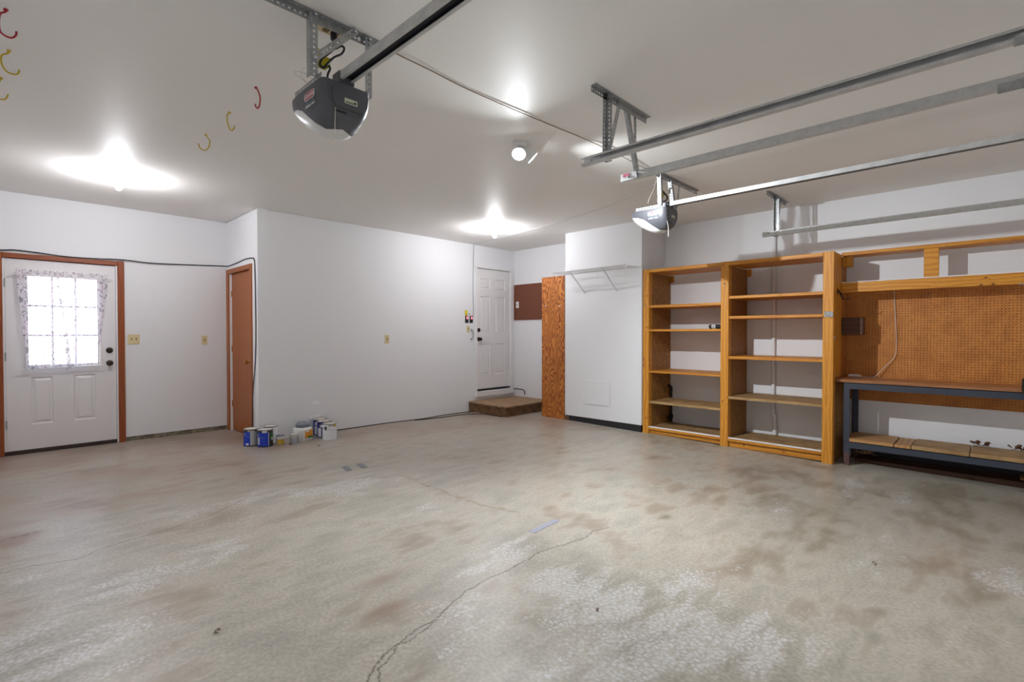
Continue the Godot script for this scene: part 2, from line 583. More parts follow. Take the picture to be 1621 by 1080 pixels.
func materials() -> void:
	M.wall = mat(Color(0.93, 0.93, 0.938), 0.62)
	M.ceiling = mat(Color(0.955, 0.945, 0.93), 0.55, 0.0, {"metallic_specular": 0.3})
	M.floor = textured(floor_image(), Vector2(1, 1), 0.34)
	var grit := NoiseTexture2D.new()
	grit.width = 512; grit.height = 512; grit.seamless = true; grit.as_normal_map = true; grit.bump_strength = 3.0
	grit.noise = noise(31, 0.03, 5)
	M.floor.normal_enabled = true
	M.floor.normal_texture = grit
	M.floor.normal_scale = 0.12
	M.curb = textured(mottled_image(41, Color8(150, 142, 122), Color8(112, 104, 86), Color8(70, 62, 50)), Vector2(0.4, 0.4), 0.9)
	M.black = mat(Color8(34, 34, 36), 0.55)
	M.pine = textured(pine_image(3, Color8(222, 156, 50), Color8(184, 108, 24), Color8(84, 42, 16), 5), Vector2(1.6, 0.4), 0.5)
	M.pine_plain = textured(pine_image(8, Color8(214, 148, 46), Color8(176, 102, 22), Color8(92, 48, 20), 2), Vector2(1.6, 0.4), 0.5)
	M.pine_dull = textured(pine_image(33, Color8(178, 116, 48), Color8(142, 80, 26), Color8(74, 38, 16), 4), Vector2(1.6, 0.4), 0.55)
	M.osb = textured(strand_image(5, [Color8(150, 104, 48), Color8(176, 126, 62), Color8(120, 78, 32), Color8(190, 142, 78), Color8(138, 90, 40)]), Vector2(0.55, 0.55), 0.62)
	M.board = textured(mottled_image(51, Color8(176, 142, 96), Color8(148, 112, 70), Color8(112, 84, 56), 256, 0.12), Vector2(0.7, 0.7), 0.6)
	M.plywood = textured(plywood_image(21, Color8(208, 132, 58), Color8(136, 68, 18)), Vector2(0.55, 2.2), 0.5)
	M.old_board = textured(pine_image(14, Color8(196, 150, 98), Color8(158, 108, 62), Color8(96, 60, 32), 1), Vector2(1.6, 0.4), 0.55)
	M.bench_top = textured(pine_image(17, Color8(176, 124, 82), Color8(140, 86, 48), Color8(90, 52, 28), 0), Vector2(1.6, 0.4), 0.42)
	M.dark_wood = textured(pine_image(19, Color8(92, 54, 32), Color8(62, 36, 22), Color8(40, 24, 16), 1), Vector2(1.6, 0.4), 0.6)
	M.stain = textured(pine_image(23, Color8(164, 92, 36), Color8(146, 78, 28), Color8(116, 58, 20), 0), Vector2(1.6, 0.4), 0.42)
	M.trim_wood = textured(pine_image(29, Color8(152, 76, 30), Color8(126, 60, 22), Color8(104, 48, 18), 0), Vector2(1.6, 0.4), 0.45)
	M.pegboard = textured(mottled_image(61, Color8(200, 128, 56), Color8(184, 114, 48), Color8(166, 100, 42)), Vector2(0.8, 0.8), 0.6)
	M.pegboard_dark = mat(Color8(118, 66, 44), 0.6)
	M.bench_steel = mat(Color8(62, 66, 78), 0.5, 0.15)
	M.rust = textured(mottled_image(71, Color8(84, 62, 60), Color8(112, 76, 68), Color8(60, 44, 40)), Vector2(0.1, 0.1), 0.75)
	M.galv = textured(mottled_image(81, Color8(178, 180, 180), Color8(160, 163, 165), Color8(146, 150, 153)), Vector2(0.12, 0.12), 0.42, {"metallic": 0.6})
	M.track = textured(mottled_image(83, Color8(206, 206, 205), Color8(194, 195, 195), Color8(184, 185, 186)), Vector2(0.3, 0.3), 0.42, {"metallic": 0.3})
	M.chrome = mat(Color8(200, 200, 202), 0.2, 1.0)
	M.bronze = mat(Color8(62, 50, 44), 0.35, 0.7)
	M.brass = mat(Color8(196, 156, 84), 0.25, 0.95)
	M.ivory = mat(Color8(222, 206, 160), 0.4)
	M.ivory_dark = mat(Color8(130, 96, 58), 0.5)
	M.white_paint = mat(Color8(236, 234, 234), 0.42)
	M.white_plastic = mat(Color8(238, 238, 236), 0.35)
	M.porcelain = mat(Color8(240, 240, 238), 0.2)
	M.door_paint = mat(Color8(232, 228, 228), 0.38)
	M.cable_black = mat(Color8(28, 27, 28), 0.55)
	M.cable_white = mat(Color8(216, 210, 200), 0.5)
	M.opener = mat(Color8(86, 87, 93), 0.4)
	M.red = mat(Color8(190, 34, 42), 0.4)
	M.lettering = mat(Color8(226, 226, 226), 0.5)
	M.lettering_dim = mat(Color8(140, 160, 164), 0.5)
	M.yellow = mat(Color8(226, 206, 36), 0.55)
	M.hook_yellow = mat(Color8(208, 178, 40), 0.4)
	M.hook_red = mat(Color8(176, 34, 52), 0.4)
	M.lens = mat(Color8(232, 232, 230), 0.28, 0.0, {"backlight_enabled": true, "backlight": Color(0.3, 0.3, 0.3)})
	M.glass = mat(Color(0.95, 0.97, 1.0, 0.06), 0.04, 0.0, {"transparency": BaseMaterial3D.TRANSPARENCY_ALPHA})
	M.bulb = mat(Color(1, 1, 1), 0.3, 0.0, {"emission_enabled": true, "emission": Color(0.98, 0.985, 1.0), "emission_energy_multiplier": 6.0})
	M.lit_red = mat(Color8(240, 150, 160), 0.4, 0.0, {"emission_enabled": true, "emission": Color8(240, 120, 140), "emission_energy_multiplier": 0.5})
	M.tape = mat(Color8(120, 124, 132), 0.45)
	M.tape_pale = mat(Color8(158, 158, 174), 0.45)
	M.blue = mat(Color8(24, 62, 190), 0.35)
	M.blue_dark = mat(Color8(16, 32, 112), 0.35)
	M.can_steel = textured(mottled_image(91, Color8(168, 170, 172), Color8(148, 150, 152), Color8(130, 132, 134)), Vector2(0.2, 0.2), 0.4, {"metallic": 0.8})
	M.label_white = mat(Color8(226, 226, 228), 0.5)
	M.label_grey = mat(Color8(194, 196, 202), 0.5)
	M.label_dark = mat(Color8(38, 44, 40), 0.45)
	M.label_green = mat(Color8(44, 110, 52), 0.45)
	M.label_orange = mat(Color8(226, 150, 50), 0.45)
	M.grey_lid = mat(Color8(126, 132, 140), 0.45)
	M.gold = mat(Color8(190, 156, 40), 0.4)
	M.paint_crust = textured(mottled_image(95, Color8(214, 208, 198), Color8(170, 156, 140), Color8(120, 100, 84)), Vector2(0.12, 0.12), 0.7)
	M.leaf = mat(Color8(104, 70, 44), 0.8, 0.0, {"backlight_enabled": true, "backlight": Color(0.1, 0.06, 0.03)})
	M.step_top = textured(mottled_image(97, Color8(158, 128, 96), Color8(134, 104, 76), Color8(112, 84, 60)), Vector2(0.5, 0.5), 0.85)
	M.step_side = textured(mottled_image(98, Color8(118, 86, 54), Color8(92, 64, 38), Color8(64, 44, 28)), Vector2(0.5, 0.5), 0.75)
	M.iron = mat(Color8(52, 46, 42), 0.55, 0.6)
	M.wire = mat(Color8(206, 204, 204), 0.35)
	M.spackle = mat(Color(0.97, 0.97, 0.975), 0.8)
	M.pink = mat(Color8(200, 80, 110), 0.6)


func _ready() -> void:
	rng.seed = 77
	# ---- camera, sky, exposure
	var cam := Camera3D.new()
	cam.name = "camera"
	cam.position = Vector3(0, 1.25, 0)
	cam.rotation_degrees = Vector3(-0.835, -45.725, 0.0)
	cam.fov = 68.35
	cam.near = 0.05
	add_child(cam)
	cam.current = true
	var we := WorldEnvironment.new()
	we.name = "environment"
	var env := Environment.new()
	var sky := Sky.new()
	var sm := ProceduralSkyMaterial.new()
	sm.sky_top_color = Color(0.80, 0.86, 0.95)
	sm.sky_horizon_color = Color(0.93, 0.94, 0.96)
	sm.ground_horizon_color = Color(0.85, 0.86, 0.84)
	sm.ground_bottom_color = Color(0.70, 0.70, 0.68)
	sm.sky_energy_multiplier = 1.65
	sm.ground_energy_multiplier = 1.65
	sm.sun_angle_max = 0.0
	sky.sky_material = sm
	env.background_mode = Environment.BG_SKY
	env.sky = sky
	env.tonemap_mode = Environment.TONE_MAPPER_LINEAR
	env.tonemap_exposure = 2.4
	env.sdfgi_enabled = true
	env.ssao_enabled = true
	env.ssil_enabled = true
	we.environment = env
	add_child(we)

	materials()
	shell()
	entry_door()
	closet_door()
	house_door()
	shelving()
	workbench()
	plywood_and_wire_shelf()
	openers()
	tracks()
	lamps()
	paint_cans()
	hooks_and_plates()
	cables()
	small_things()


# ---------------------------------------------------------------- the setting
func shell() -> void:
	var f := mb()
	var x0 := -0.95
	var x1 := 6.62
	var zs := [-7.5, -4.7, 0.9]
	for i in 2:
		var za: float = zs[i]
		var zb: float = zs[i + 1]
		var q := [Vector3(x0, fy(za), za), Vector3(x0, fy(zb), zb), Vector3(x1, fy(zb), zb), Vector3(x1, fy(za), za)]
		var uv := []
		for p in q:
			uv.append(Vector2((p.x + 1.0) / 8.0, (p.z + 7.6) / 8.6))
		f.quad(q[0], q[1], q[2], q[3], uv[0], uv[1], uv[2], uv[3])
	var lo := -0.3
	f.quad(Vector3(x0, lo, -7.5), Vector3(x1, lo, -7.5), Vector3(x1, lo, 0.9), Vector3(x0, lo, 0.9))
	f.quad(Vector3(x0, lo, 0.9), Vector3(x1, lo, 0.9), Vector3(x1, fy(0.9), 0.9), Vector3(x0, fy(0.9), 0.9))
	f.quad(Vector3(x1, lo, -7.5), Vector3(x0, lo, -7.5), Vector3(x0, fy(-7.5), -7.5), Vector3(x1, fy(-7.5), -7.5))
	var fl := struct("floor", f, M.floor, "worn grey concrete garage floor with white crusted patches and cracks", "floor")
	struct("ceiling", mb().span(Vector3(-1.05, CEIL, -7.6), Vector3(6.7, CEIL + 0.12, 1.0)), M.ceiling, "smooth white painted ceiling over the whole garage", "ceiling")
	# far wall with the opening of the entry door; a thin open joint runs under the ceiling
	var gap := CEIL - 0.011
	var w := mb()
	w.span(Vector3(-1.05, 0.017, ZL - 0.13), Vector3(0.046, gap, ZL))
	w.span(Vector3(0.982, 0.017, ZL - 0.13), Vector3(XW + 0.13, gap, ZL))
	w.span(Vector3(0.046, 2.05, ZL - 0.13), Vector3(0.982, gap, ZL))
	w.span(Vector3(-1.05, gap, ZL - 0.13), Vector3(XW + 0.13, CEIL, ZL - 0.012))
	struct("wall_far", w, M.wall, "white painted far wall around the entry door with the curtained window", "wall")
	struct("baseboard_far", mb().span(Vector3(1.06, -0.3, ZL - 0.13), Vector3(XW + 0.1, 0.0172, ZL - 0.012)).span(Vector3(-1.05, -0.3, ZL - 0.13), Vector3(0.02, 0.0172, ZL - 0.012)), M.curb, "dirty concrete curb under the drywall beside the entry door", "curb")
	# the closet block: return wall with a door, long front wall with a door
	w = mb()
	w.span(Vector3(XL, -0.2, ZL - 0.02), Vector3(XL + 0.12, gap, -7.36))
	w.span(Vector3(XL, -0.2, -6.572), Vector3(XL + 0.12, gap, ZM))
	w.span(Vector3(XL, 2.046, -7.36), Vector3(XL + 0.12, gap, -6.572))
	w.span(Vector3(XL + 0.012, gap, ZL - 0.02), Vector3(XL + 0.12, CEIL, ZM))
	struct("wall_return", w, M.wall, "short white wall that holds the narrow brown closet door", "wall")
	w = mb()
	w.span(Vector3(XL + 0.0005, -0.2, ZM - 0.12), Vector3(5.646, gap, ZM + 0.0005))
	w.span(Vector3(6.452, -0.2, ZM - 0.12), Vector3(XW + 0.1, gap, ZM + 0.0005))
	w.span(Vector3(5.646, 2.36, ZM - 0.12), Vector3(6.452, gap, ZM + 0.0005))
	w.span(Vector3(XL + 0.0125, gap, ZM - 0.12), Vector3(XW + 0.1, CEIL, ZM - 0.012))
	w.span(Vector3(5.646, -0.2, ZM - 0.12), Vector3(6.452, 0.27, ZM + 0.0005))
	var wm := struct("wall_middle", w, M.wall, "long plain white wall behind the paint cans", "wall")
	for q in [[2.86, 0.36, 0.05, 0.022], [2.885, 0.18, 0.055, 0.025], [2.80, 0.18, 0.02, 0.018]]:
		put("spackle_patch", mb().lathe([Vector2(1.0, 0.0), Vector2(0.85, 0.0006), Vector2(0, 0.0009)], 20, Transform3D(TO_Z * Basis.from_scale(Vector3(q[2], 1, q[3])), Vector3(q[0], q[1], ZM + 0.0006))), M.spackle, wm)
	struct("wall_shelves", mb().span(Vector3(XW, -0.3, -7.6), Vector3(XW + 0.13, CEIL, 1.0)), M.wall, "white wall behind the shelving, the workbench and the pegboards", "wall")
	struct("wall_chase", mb().span(Vector3(XC, 0.037, -4.672), Vector3(XW, CEIL, -3.398), 0.004), M.wall, "white boxed-out chase under the wire shelf", "wall")
	struct("baseboard_chase", mb().span(Vector3(XC + 0.012, -0.3, -4.662), Vector3(XW, 0.036, -3.408)), M.black, "black strip at the foot of the white chase", "baseboard")
	struct("baseboard_bench", mb().span(Vector3(XW - 0.008, -0.3, -1.13), Vector3(XW + 0.01, 0.11, 0.84)), M.black, "dark strip at the foot of the wall under the workbench", "baseboard")
	struct("wall_near", mb().span(Vector3(-1.05, -0.3, 0.85), Vector3(6.7, CEIL, 0.98)), M.wall, "white wall behind the photographer", "wall")
	struct("wall_outer", mb().span(Vector3(-1.05, -0.3, -7.6), Vector3(-0.92, CEIL, 0.98)), M.wall, "white side wall beyond the ceiling hooks", "wall")
	# vertical conduit on the wall behind the shelving
	var c := thing("wall_conduit", "white painted vertical pipe on the wall behind the taller shelf bay", "pipe", Vector3(XW - 0.024, 0, -1.968))
	put("pipe", mb().tube([Vector3(0, 0.26, 0), Vector3(0, CEIL - 0.001, 0)], 0.021, 14), M.wall, c)
	put("lower_pipe", mb().tube([Vector3(-0.006, 0.035, 0.022), Vector3(-0.006, 0.27, 0.022)], 0.024, 14), M.wall, c)
	put("collar", mb().lathe([Vector2(0, 0.25), Vector2(0.03, 0.25), Vector2(0.03, 0.285), Vector2(0, 0.285)], 14, Transform3D(Basis.IDENTITY, Vector3(-0.003, 0, 0.012))), M.wall, c)
	# wooden step in front of the house door
	var s := thing("step", "low brown box step in front of the white six-panel door", "step", Vector3(5.95, 0, -5.90))
	var z0 := -0.425
	put("tread", mb().span(Vector3(-0.50, 0.098, z0), Vector3(0.60, 0.127, 0.46), 0.006), M.step_top, s, "worn tan plywood tread")
	put("riser", mb().span(Vector3(-0.492, -0.036, z0), Vector3(-0.465, 0.098, 0.452), 0.003), M.step_side, s)
	put("riser", mb().span(Vector3(-0.465, -0.036, 0.425), Vector3(0.60, 0.098, 0.452), 0.003), M.step_side, s)


# a panelled leaf in the xy plane, its face at z = 0, thickness T behind. RECTS: [x0, y0, x1, y1] of the sunken panels
func panelled(o: Node3D, w: float, h: float, t: float, rects: Array, open: Array, m: Material) -> void:
	var xs := [0.0, w]
	var ys := [0.0, h]
	for r in rects + open:
		for k in [0, 2]:
			if not xs.has(r[k]):
				xs.append(r[k])
			if not ys.has(r[k + 1]):
				ys.append(r[k + 1])
	xs.sort()
	ys.sort()
	var b := mb()
	for i in xs.size() - 1:
		for j in ys.size() - 1:
			var cx: float = (xs[i] + xs[i + 1]) * 0.5
			var cy: float = (ys[j] + ys[j + 1]) * 0.5
			var hit := false
			for r in rects + open:
				if cx > r[0] and cx < r[2] and cy > r[1] and cy < r[3]:
					hit = true
			if not hit:
				b.span(Vector3(xs[i], ys[j], -t), Vector3(xs[i + 1], ys[j + 1], 0))
	put("slab", b, m, o)
	for r in rects:
		var p := mb()
		var steps := [[0.0, 0.0], [0.012, -0.012], [0.022, -0.012], [0.04, -0.002]]
		for i in 3:
			var a: Array = steps[i]
			var e: Array = steps[i + 1]
			var A := [Vector3(r[0] + a[0], r[1] + a[0], a[1]), Vector3(r[2] - a[0], r[1] + a[0], a[1]), Vector3(r[2] - a[0], r[3] - a[0], a[1]), Vector3(r[0] + a[0], r[3] - a[0], a[1])]
			var B := [Vector3(r[0] + e[0], r[1] + e[0], e[1]), Vector3(r[2] - e[0], r[1] + e[0], e[1]), Vector3(r[2] - e[0], r[3] - e[0], e[1]), Vector3(r[0] + e[0], r[3] - e[0], e[1])]
			for k in 4:
				p.quad(A[k], A[(k + 1) % 4], B[(k + 1) % 4], B[k])
		p.quad(Vector3(r[0] + 0.04, r[1] + 0.04, -0.002), Vector3(r[2] - 0.04, r[1] + 0.04, -0.002), Vector3(r[2] - 0.04, r[3] - 0.04, -0.002), Vector3(r[0] + 0.04, r[3] - 0.04, -0.002))
		p.quad(Vector3(r[0], r[1], -t), Vector3(r[0], r[3], -t), Vector3(r[2], r[3], -t), Vector3(r[2], r[1], -t))
		put("panel", p, m, o)


const TO_Z := Basis(Vector3(1, 0, 0), Vector3(0, 0, 1), Vector3(0, -1, 0))    # lathe axis y -> +z
const TO_NX := Basis(Vector3(0, 0, 1), Vector3(-1, 0, 0), Vector3(0, -1, 0))  # lathe axis y -> -x


func knob(called: String, at: Vector3, basis: Basis, m: Material, parent: Node, r := 0.027) -> void:
	put(called, mb().lathe([Vector2(0, 0), Vector2(r * 1.2, 0), Vector2(r * 1.15, 0.006), Vector2(r * 0.45, 0.01), Vector2(r * 0.42, 0.028), Vector2(r * 0.85, 0.038), Vector2(r, 0.05), Vector2(r * 0.9, 0.062), Vector2(r * 0.5, 0.068), Vector2(0, 0.069)], 20, Transform3D(basis, at)), m, parent)


func deadbolt(at: Vector3, basis: Basis, m: Material, parent: Node) -> void:
	put("deadbolt", mb().lathe([Vector2(0, 0), Vector2(0.034, 0), Vector2(0.032, 0.01), Vector2(0.022, 0.014), Vector2(0.02, 0.022), Vector2(0, 0.024)], 20, Transform3D(basis, at)).box(basis * Vector3(0, 0.03, 0) + at, Vector3(0.008, 0.03, 0.012), 0.002), m, parent)


func hinge(at: Vector3, m: Material, parent: Node) -> void:
	put("hinge", mb().tube([at - Vector3(0, 0.045, 0), at + Vector3(0, 0.045, 0)], 0.006, 8).box(at + Vector3(-0.012, 0, -0.006), Vector3(0.02, 0.088, 0.002)), m, parent)


func structure_node(called: String, label: String, category: String, at: Vector3, turn := 0.0) -> Node3D:
	var o := thing(called, label, category, at, "", turn)
	o.set_meta("kind", "structure")
	return o


func entry_door() -> void:
	var d := structure_node("door_1", "white entry door with a curtained nine-pane window and two raised panels", "door", Vector3(0.066, 0.007, ZL - 0.012))
	var W := 0.914
	panelled(d, W, 2.036, 0.044, [[0.187, 0.264, 0.366, 0.776], [0.536, 0.264, 0.727, 0.782]], [[0.172, 0.905, 0.752, 1.865]], M.door_paint)
	# window: moulding, bars and panes
	var fr := mb()
	for q in [[0.142, 0.875, 0.172, 1.895], [0.752, 0.875, 0.782, 1.895], [0.172, 1.865, 0.752, 1.895], [0.172, 0.875, 0.752, 0.905]]:
		fr.span(Vector3(q[0], q[1], -0.05), Vector3(q[2], q[3], 0.011), 0.005)
	put("window_frame", fr, M.white_paint, d)
	for k in [1, 2]:
		var x: float = 0.172 + 0.58 * k / 3.0
		put("muntin", mb().span(Vector3(x - 0.009, 0.905, -0.034), Vector3(x + 0.009, 1.865, -0.004), 0.004), M.white_paint, d)
		var y: float = 0.905 + 0.96 * k / 3.0
		put("muntin", mb().span(Vector3(0.172, y - 0.009, -0.032), Vector3(0.752, y + 0.009, -0.006), 0.004), M.white_paint, d)
	for i in 3:
		for j in 3:
			var a := Vector3(0.172 + 0.58 * i / 3.0 + 0.009, 0.905 + 0.96 * j / 3.0 + 0.009, -0.021)
			put("pane", mb().span(a, a + Vector3(0.58 / 3.0 - 0.018, 0.302, 0.004)), M.glass, d)
	deadbolt(Vector3(0.854, 1.049, 0), TO_Z, M.bronze, d)
	knob("knob", Vector3(0.855, 0.90, 0), TO_Z, M.bronze, d, 0.028)
	for y in [0.28, 1.0, 1.78]:
		hinge(Vector3(-0.004, y, 0.006), M.galv, d)
	put("threshold", mb().span(Vector3(-0.03, -0.10, -0.1), Vector3(W + 0.004, -0.0006, 0.018), 0.004), mat(Color8(58, 46, 42), 0.45, 0.3), d, "dark metal threshold")
	put("weatherstrip", mb().span(Vector3(W + 0.0005, 0, -0.04), Vector3(W + 0.0018, 2.036, 0.004)), M.cable_black, d)
	var stop := mb()
	stop.span(Vector3(-0.03, -0.02, -0.09), Vector3(0.012, 2.06, -0.0445)).span(Vector3(W - 0.012, -0.02, -0.09), Vector3(W + 0.02, 2.06, -0.0445)).span(Vector3(-0.03, 2.024, -0.09), Vector3(W + 0.02, 2.06, -0.0445))
	stop.span(Vector3(-0.0195, -0.02, -0.06), Vector3(-0.0015, 2.043, 0.006))
	put("jamb", stop, M.white_paint, d)
	# brown casing
	struct("trim_1", mb().span(Vector3(-0.012, -0.036, ZL - 0.1), Vector3(0.0455, 2.1, ZL + 0.019), 0.004), M.trim_wood, "brown wooden casing on the hinge side of the entry door", "trim")
	struct("trim_2", mb().span(Vector3(0.9985, -0.045, ZL - 0.1), Vector3(1.062, 2.104, ZL + 0.019), 0.004), M.trim_wood, "brown wooden casing on the knob side of the entry door", "trim")
	struct("trim_3", mb().span(Vector3(0.0455, 2.049, ZL - 0.1), Vector3(0.9985, 2.1, ZL + 0.019), 0.004), M.trim_wood, "brown wooden casing above the entry door", "trim")
	struct("trim_4", mb().span(Vector3(0.982, -0.03, ZL - 0.1), Vector3(0.998, 2.049, ZL + 0.004), 0.001), M.white_paint, "white jamb strip beside the entry door", "trim")
	# sheer curtain on two rods
	var im := Image.create(512, 512, false, Image.FORMAT_RGBA8)
	im.fill(Color(0.93, 0.915, 0.94, 0.62))
	var r := RandomNumberGenerator.new()
	r.seed = 4
	for i in 250:
		var mid := Vector2(r.randf() * 512, r.randf() * 512)
		var kind := r.randi() % 6
		var c := Color(0.25, 0.25, 0.27, 0.80) if kind < 3 else (Color(0.76, 0.56, 0.68, 0.68) if kind < 5 else Color(0.5, 0.46, 0.52, 0.7))
		for leaf in r.randi_range(2, 5):
			var a := r.randf() * TAU
			var p := mid + Vector2(r.randfn(), r.randfn()) * 4.0
			for s in r.randi_range(6, 15):
				a += r.randfn() * 0.14
				p += Vector2(cos(a), sin(a)) * 1.2
				for e in 12:
					var z := p + Vector2(r.randfn(), r.randfn()) * 1.5
					im.set_pixel(posmod(int(z.x), 512), posmod(int(z.y), 512), c)
	var sheer := mat(Color.WHITE, 0.9, 0.0, {"transparency": BaseMaterial3D.TRANSPARENCY_ALPHA, "cull_mode": BaseMaterial3D.CULL_DISABLED, "backlight_enabled": true, "backlight": Color(0.6, 0.57, 0.6)})
	sheer.albedo_texture = ImageTexture.create_from_image(im)
	sheer.uv1_scale = Vector3(2.0, 2.0, 1)
	var cur := thing("curtain", "sheer white floral curtain with dark flower edging over the door window", "curtain", Vector3(0, 0, ZL + 0.035))
	for side in 2:
		var b := mb().smooth(0)
		var top: Array = [0.148, 0.49] if side == 0 else [0.46, 0.907]
		var bot: Array = [0.212, 0.575] if side == 0 else [0.535, 0.815]
		var nu := 48
		var nv := 26
		var P := []
		for j in nv + 1:
			var t := float(j) / nv
			for i in nu + 1:
				var s := float(i) / nu
				var pull := smoothstep(0.0, 1.0, t)
				var xa: float = lerpf(top[0], bot[0], pull)
				var xb: float = lerpf(top[1], bot[1], pull)
				var yt := 1.93 + 0.006 * sin(s * 40.0 + side)
				var yb := 0.862 + 0.03 * s if side == 0 else 0.878 + 0.03 * s
				if side == 0:
					yb -= 0.03 * smoothstep(0.85, 1.0, s)
				else:
					yb -= 0.035 * (1.0 - smoothstep(0.0, 0.2, s))
				var wave := 0.009 * sin(s * TAU * 7.0 + side * 2.0 + 1.5 * t) + 0.005 * sin(s * TAU * 15.0 + t * 2.0)
				P.append(Vector3(lerpf(xa, xb, s), lerpf(yt, yb, t), wave + 0.012 + side * 0.006))
		for j in nv:
			for i in nu:
				var k := j * (nu + 1) + i
				var u0 := Vector2(float(i) / nu * 0.5 + side * 0.5, float(j) / nv)
				var u1 := Vector2(float(i + 1) / nu * 0.5 + side * 0.5, float(j + 1) / nv)
				b.quad(P[k + nu + 1], P[k + nu + 2], P[k + 1], P[k], Vector2(u0.x, u1.y), u1, Vector2(u1.x, u0.y), u0)
		put("curtain_panel", b, sheer, cur)
	put("rod", mb().tube([Vector3(0.105, 1.878, 0.012), Vector3(0.941, 1.891, 0.012)], 0.006, 8), M.white_plastic, cur)
	put("rod", mb().tube([Vector3(0.165, 0.868, 0.012), Vector3(0.86, 0.889, 0.012)], 0.006, 8), M.white_plastic, cur)


func closet_door() -> void:
	var d := structure_node("door_2", "narrow flush brown wooden closet door with a brass knob", "door", Vector3(XL + 0.028, 0, -7.358))
	put("slab", mb().span(Vector3(0, -0.028, 0), Vector3(0.04, 2.04, 0.784), 0.002), M.stain, d)
	knob("knob", Vector3(0, 0.897, 0.668), TO_NX, M.brass, d, 0.026)
	for y in [0.32, 1.05, 1.78]:
		put("hinge", mb().tube([Vector3(-0.004, y - 0.04, 0), Vector3(-0.004, y + 0.04, 0)], 0.005, 8), M.brass, d)
	struct("trim_5", mb().span(Vector3(XL - 0.016, -0.036, -7.455), Vector3(XL + 0.06, 2.102, -7.362), 0.004), M.stain, "brown casing board on the hinge side of the closet door", "trim")
	struct("trim_6", mb().span(Vector3(XL - 0.016, -0.036, -6.571), Vector3(XL + 0.06, 2.102, -6.505), 0.004), M.stain, "brown casing board on the knob side of the closet door", "trim")
	struct("trim_7", mb().span(Vector3(XL - 0.016, 2.044, -7.362), Vector3(XL + 0.06, 2.102, -6.571), 0.004), M.stain, "brown casing board across the top of the closet door", "trim")


func house_door() -> void:
	var d := structure_node("door_3", "white six-panel house door above the box step", "door", Vector3(5.650, 0.309, ZM - 0.02))
	panelled(d, 0.798, 2.048, 0.04, [[0.09, 0.236, 0.318, 0.768], [0.44, 0.236, 0.685, 0.768], [0.085, 0.955, 0.318, 1.58], [0.436, 0.955, 0.685, 1.58], [0.088, 1.7, 0.318, 1.885], [0.43, 1.7, 0.685, 1.885]], [], M.door_paint)
	deadbolt(Vector3(0.054, 1.003, 0), TO_Z, M.bronze, d)
	knob("knob", Vector3(0.054, 0.848, 0), TO_Z, M.bronze, d, 0.03)
	for y in [0.217, 0.99, 1.81]:
		hinge(Vector3(0.80, y, 0.006), M.white_paint, d)
	put("head_seal", mb().span(Vector3(-0.002, 2.049, -0.035), Vector3(0.80, 2.053, 0.008)), M.bronze, d)
	put("sweep", mb().span(Vector3(0, -0.012, -0.03), Vector3(0.798, -0.001, 0.012)), M.bronze, d, "dark door sweep")
	struct("trim_8", mb().span(Vector3(5.604, 0.185, ZM - 0.05), Vector3(5.648, 2.396, ZM + 0.014), 0.004), M.white_paint, "white casing on the knob side of the house door", "trim")
	struct("trim_9", mb().span(Vector3(6.45, 0.27, ZM - 0.05), Vector3(6.515, 2.396, ZM + 0.014), 0.004), M.white_paint, "white casing on the hinge side of the house door", "trim")
	struct("trim_10", mb().span(Vector3(5.648, 2.364, ZM - 0.05), Vector3(6.45, 2.396, ZM + 0.014), 0.004), M.white_paint, "white casing above the house door", "trim")
	struct("trim_11", mb().span(Vector3(5.612, 0.185, ZM), Vector3(6.478, 0.276, ZM + 0.05), 0.004), M.white_paint, "white board below the sill of the house door", "trim")


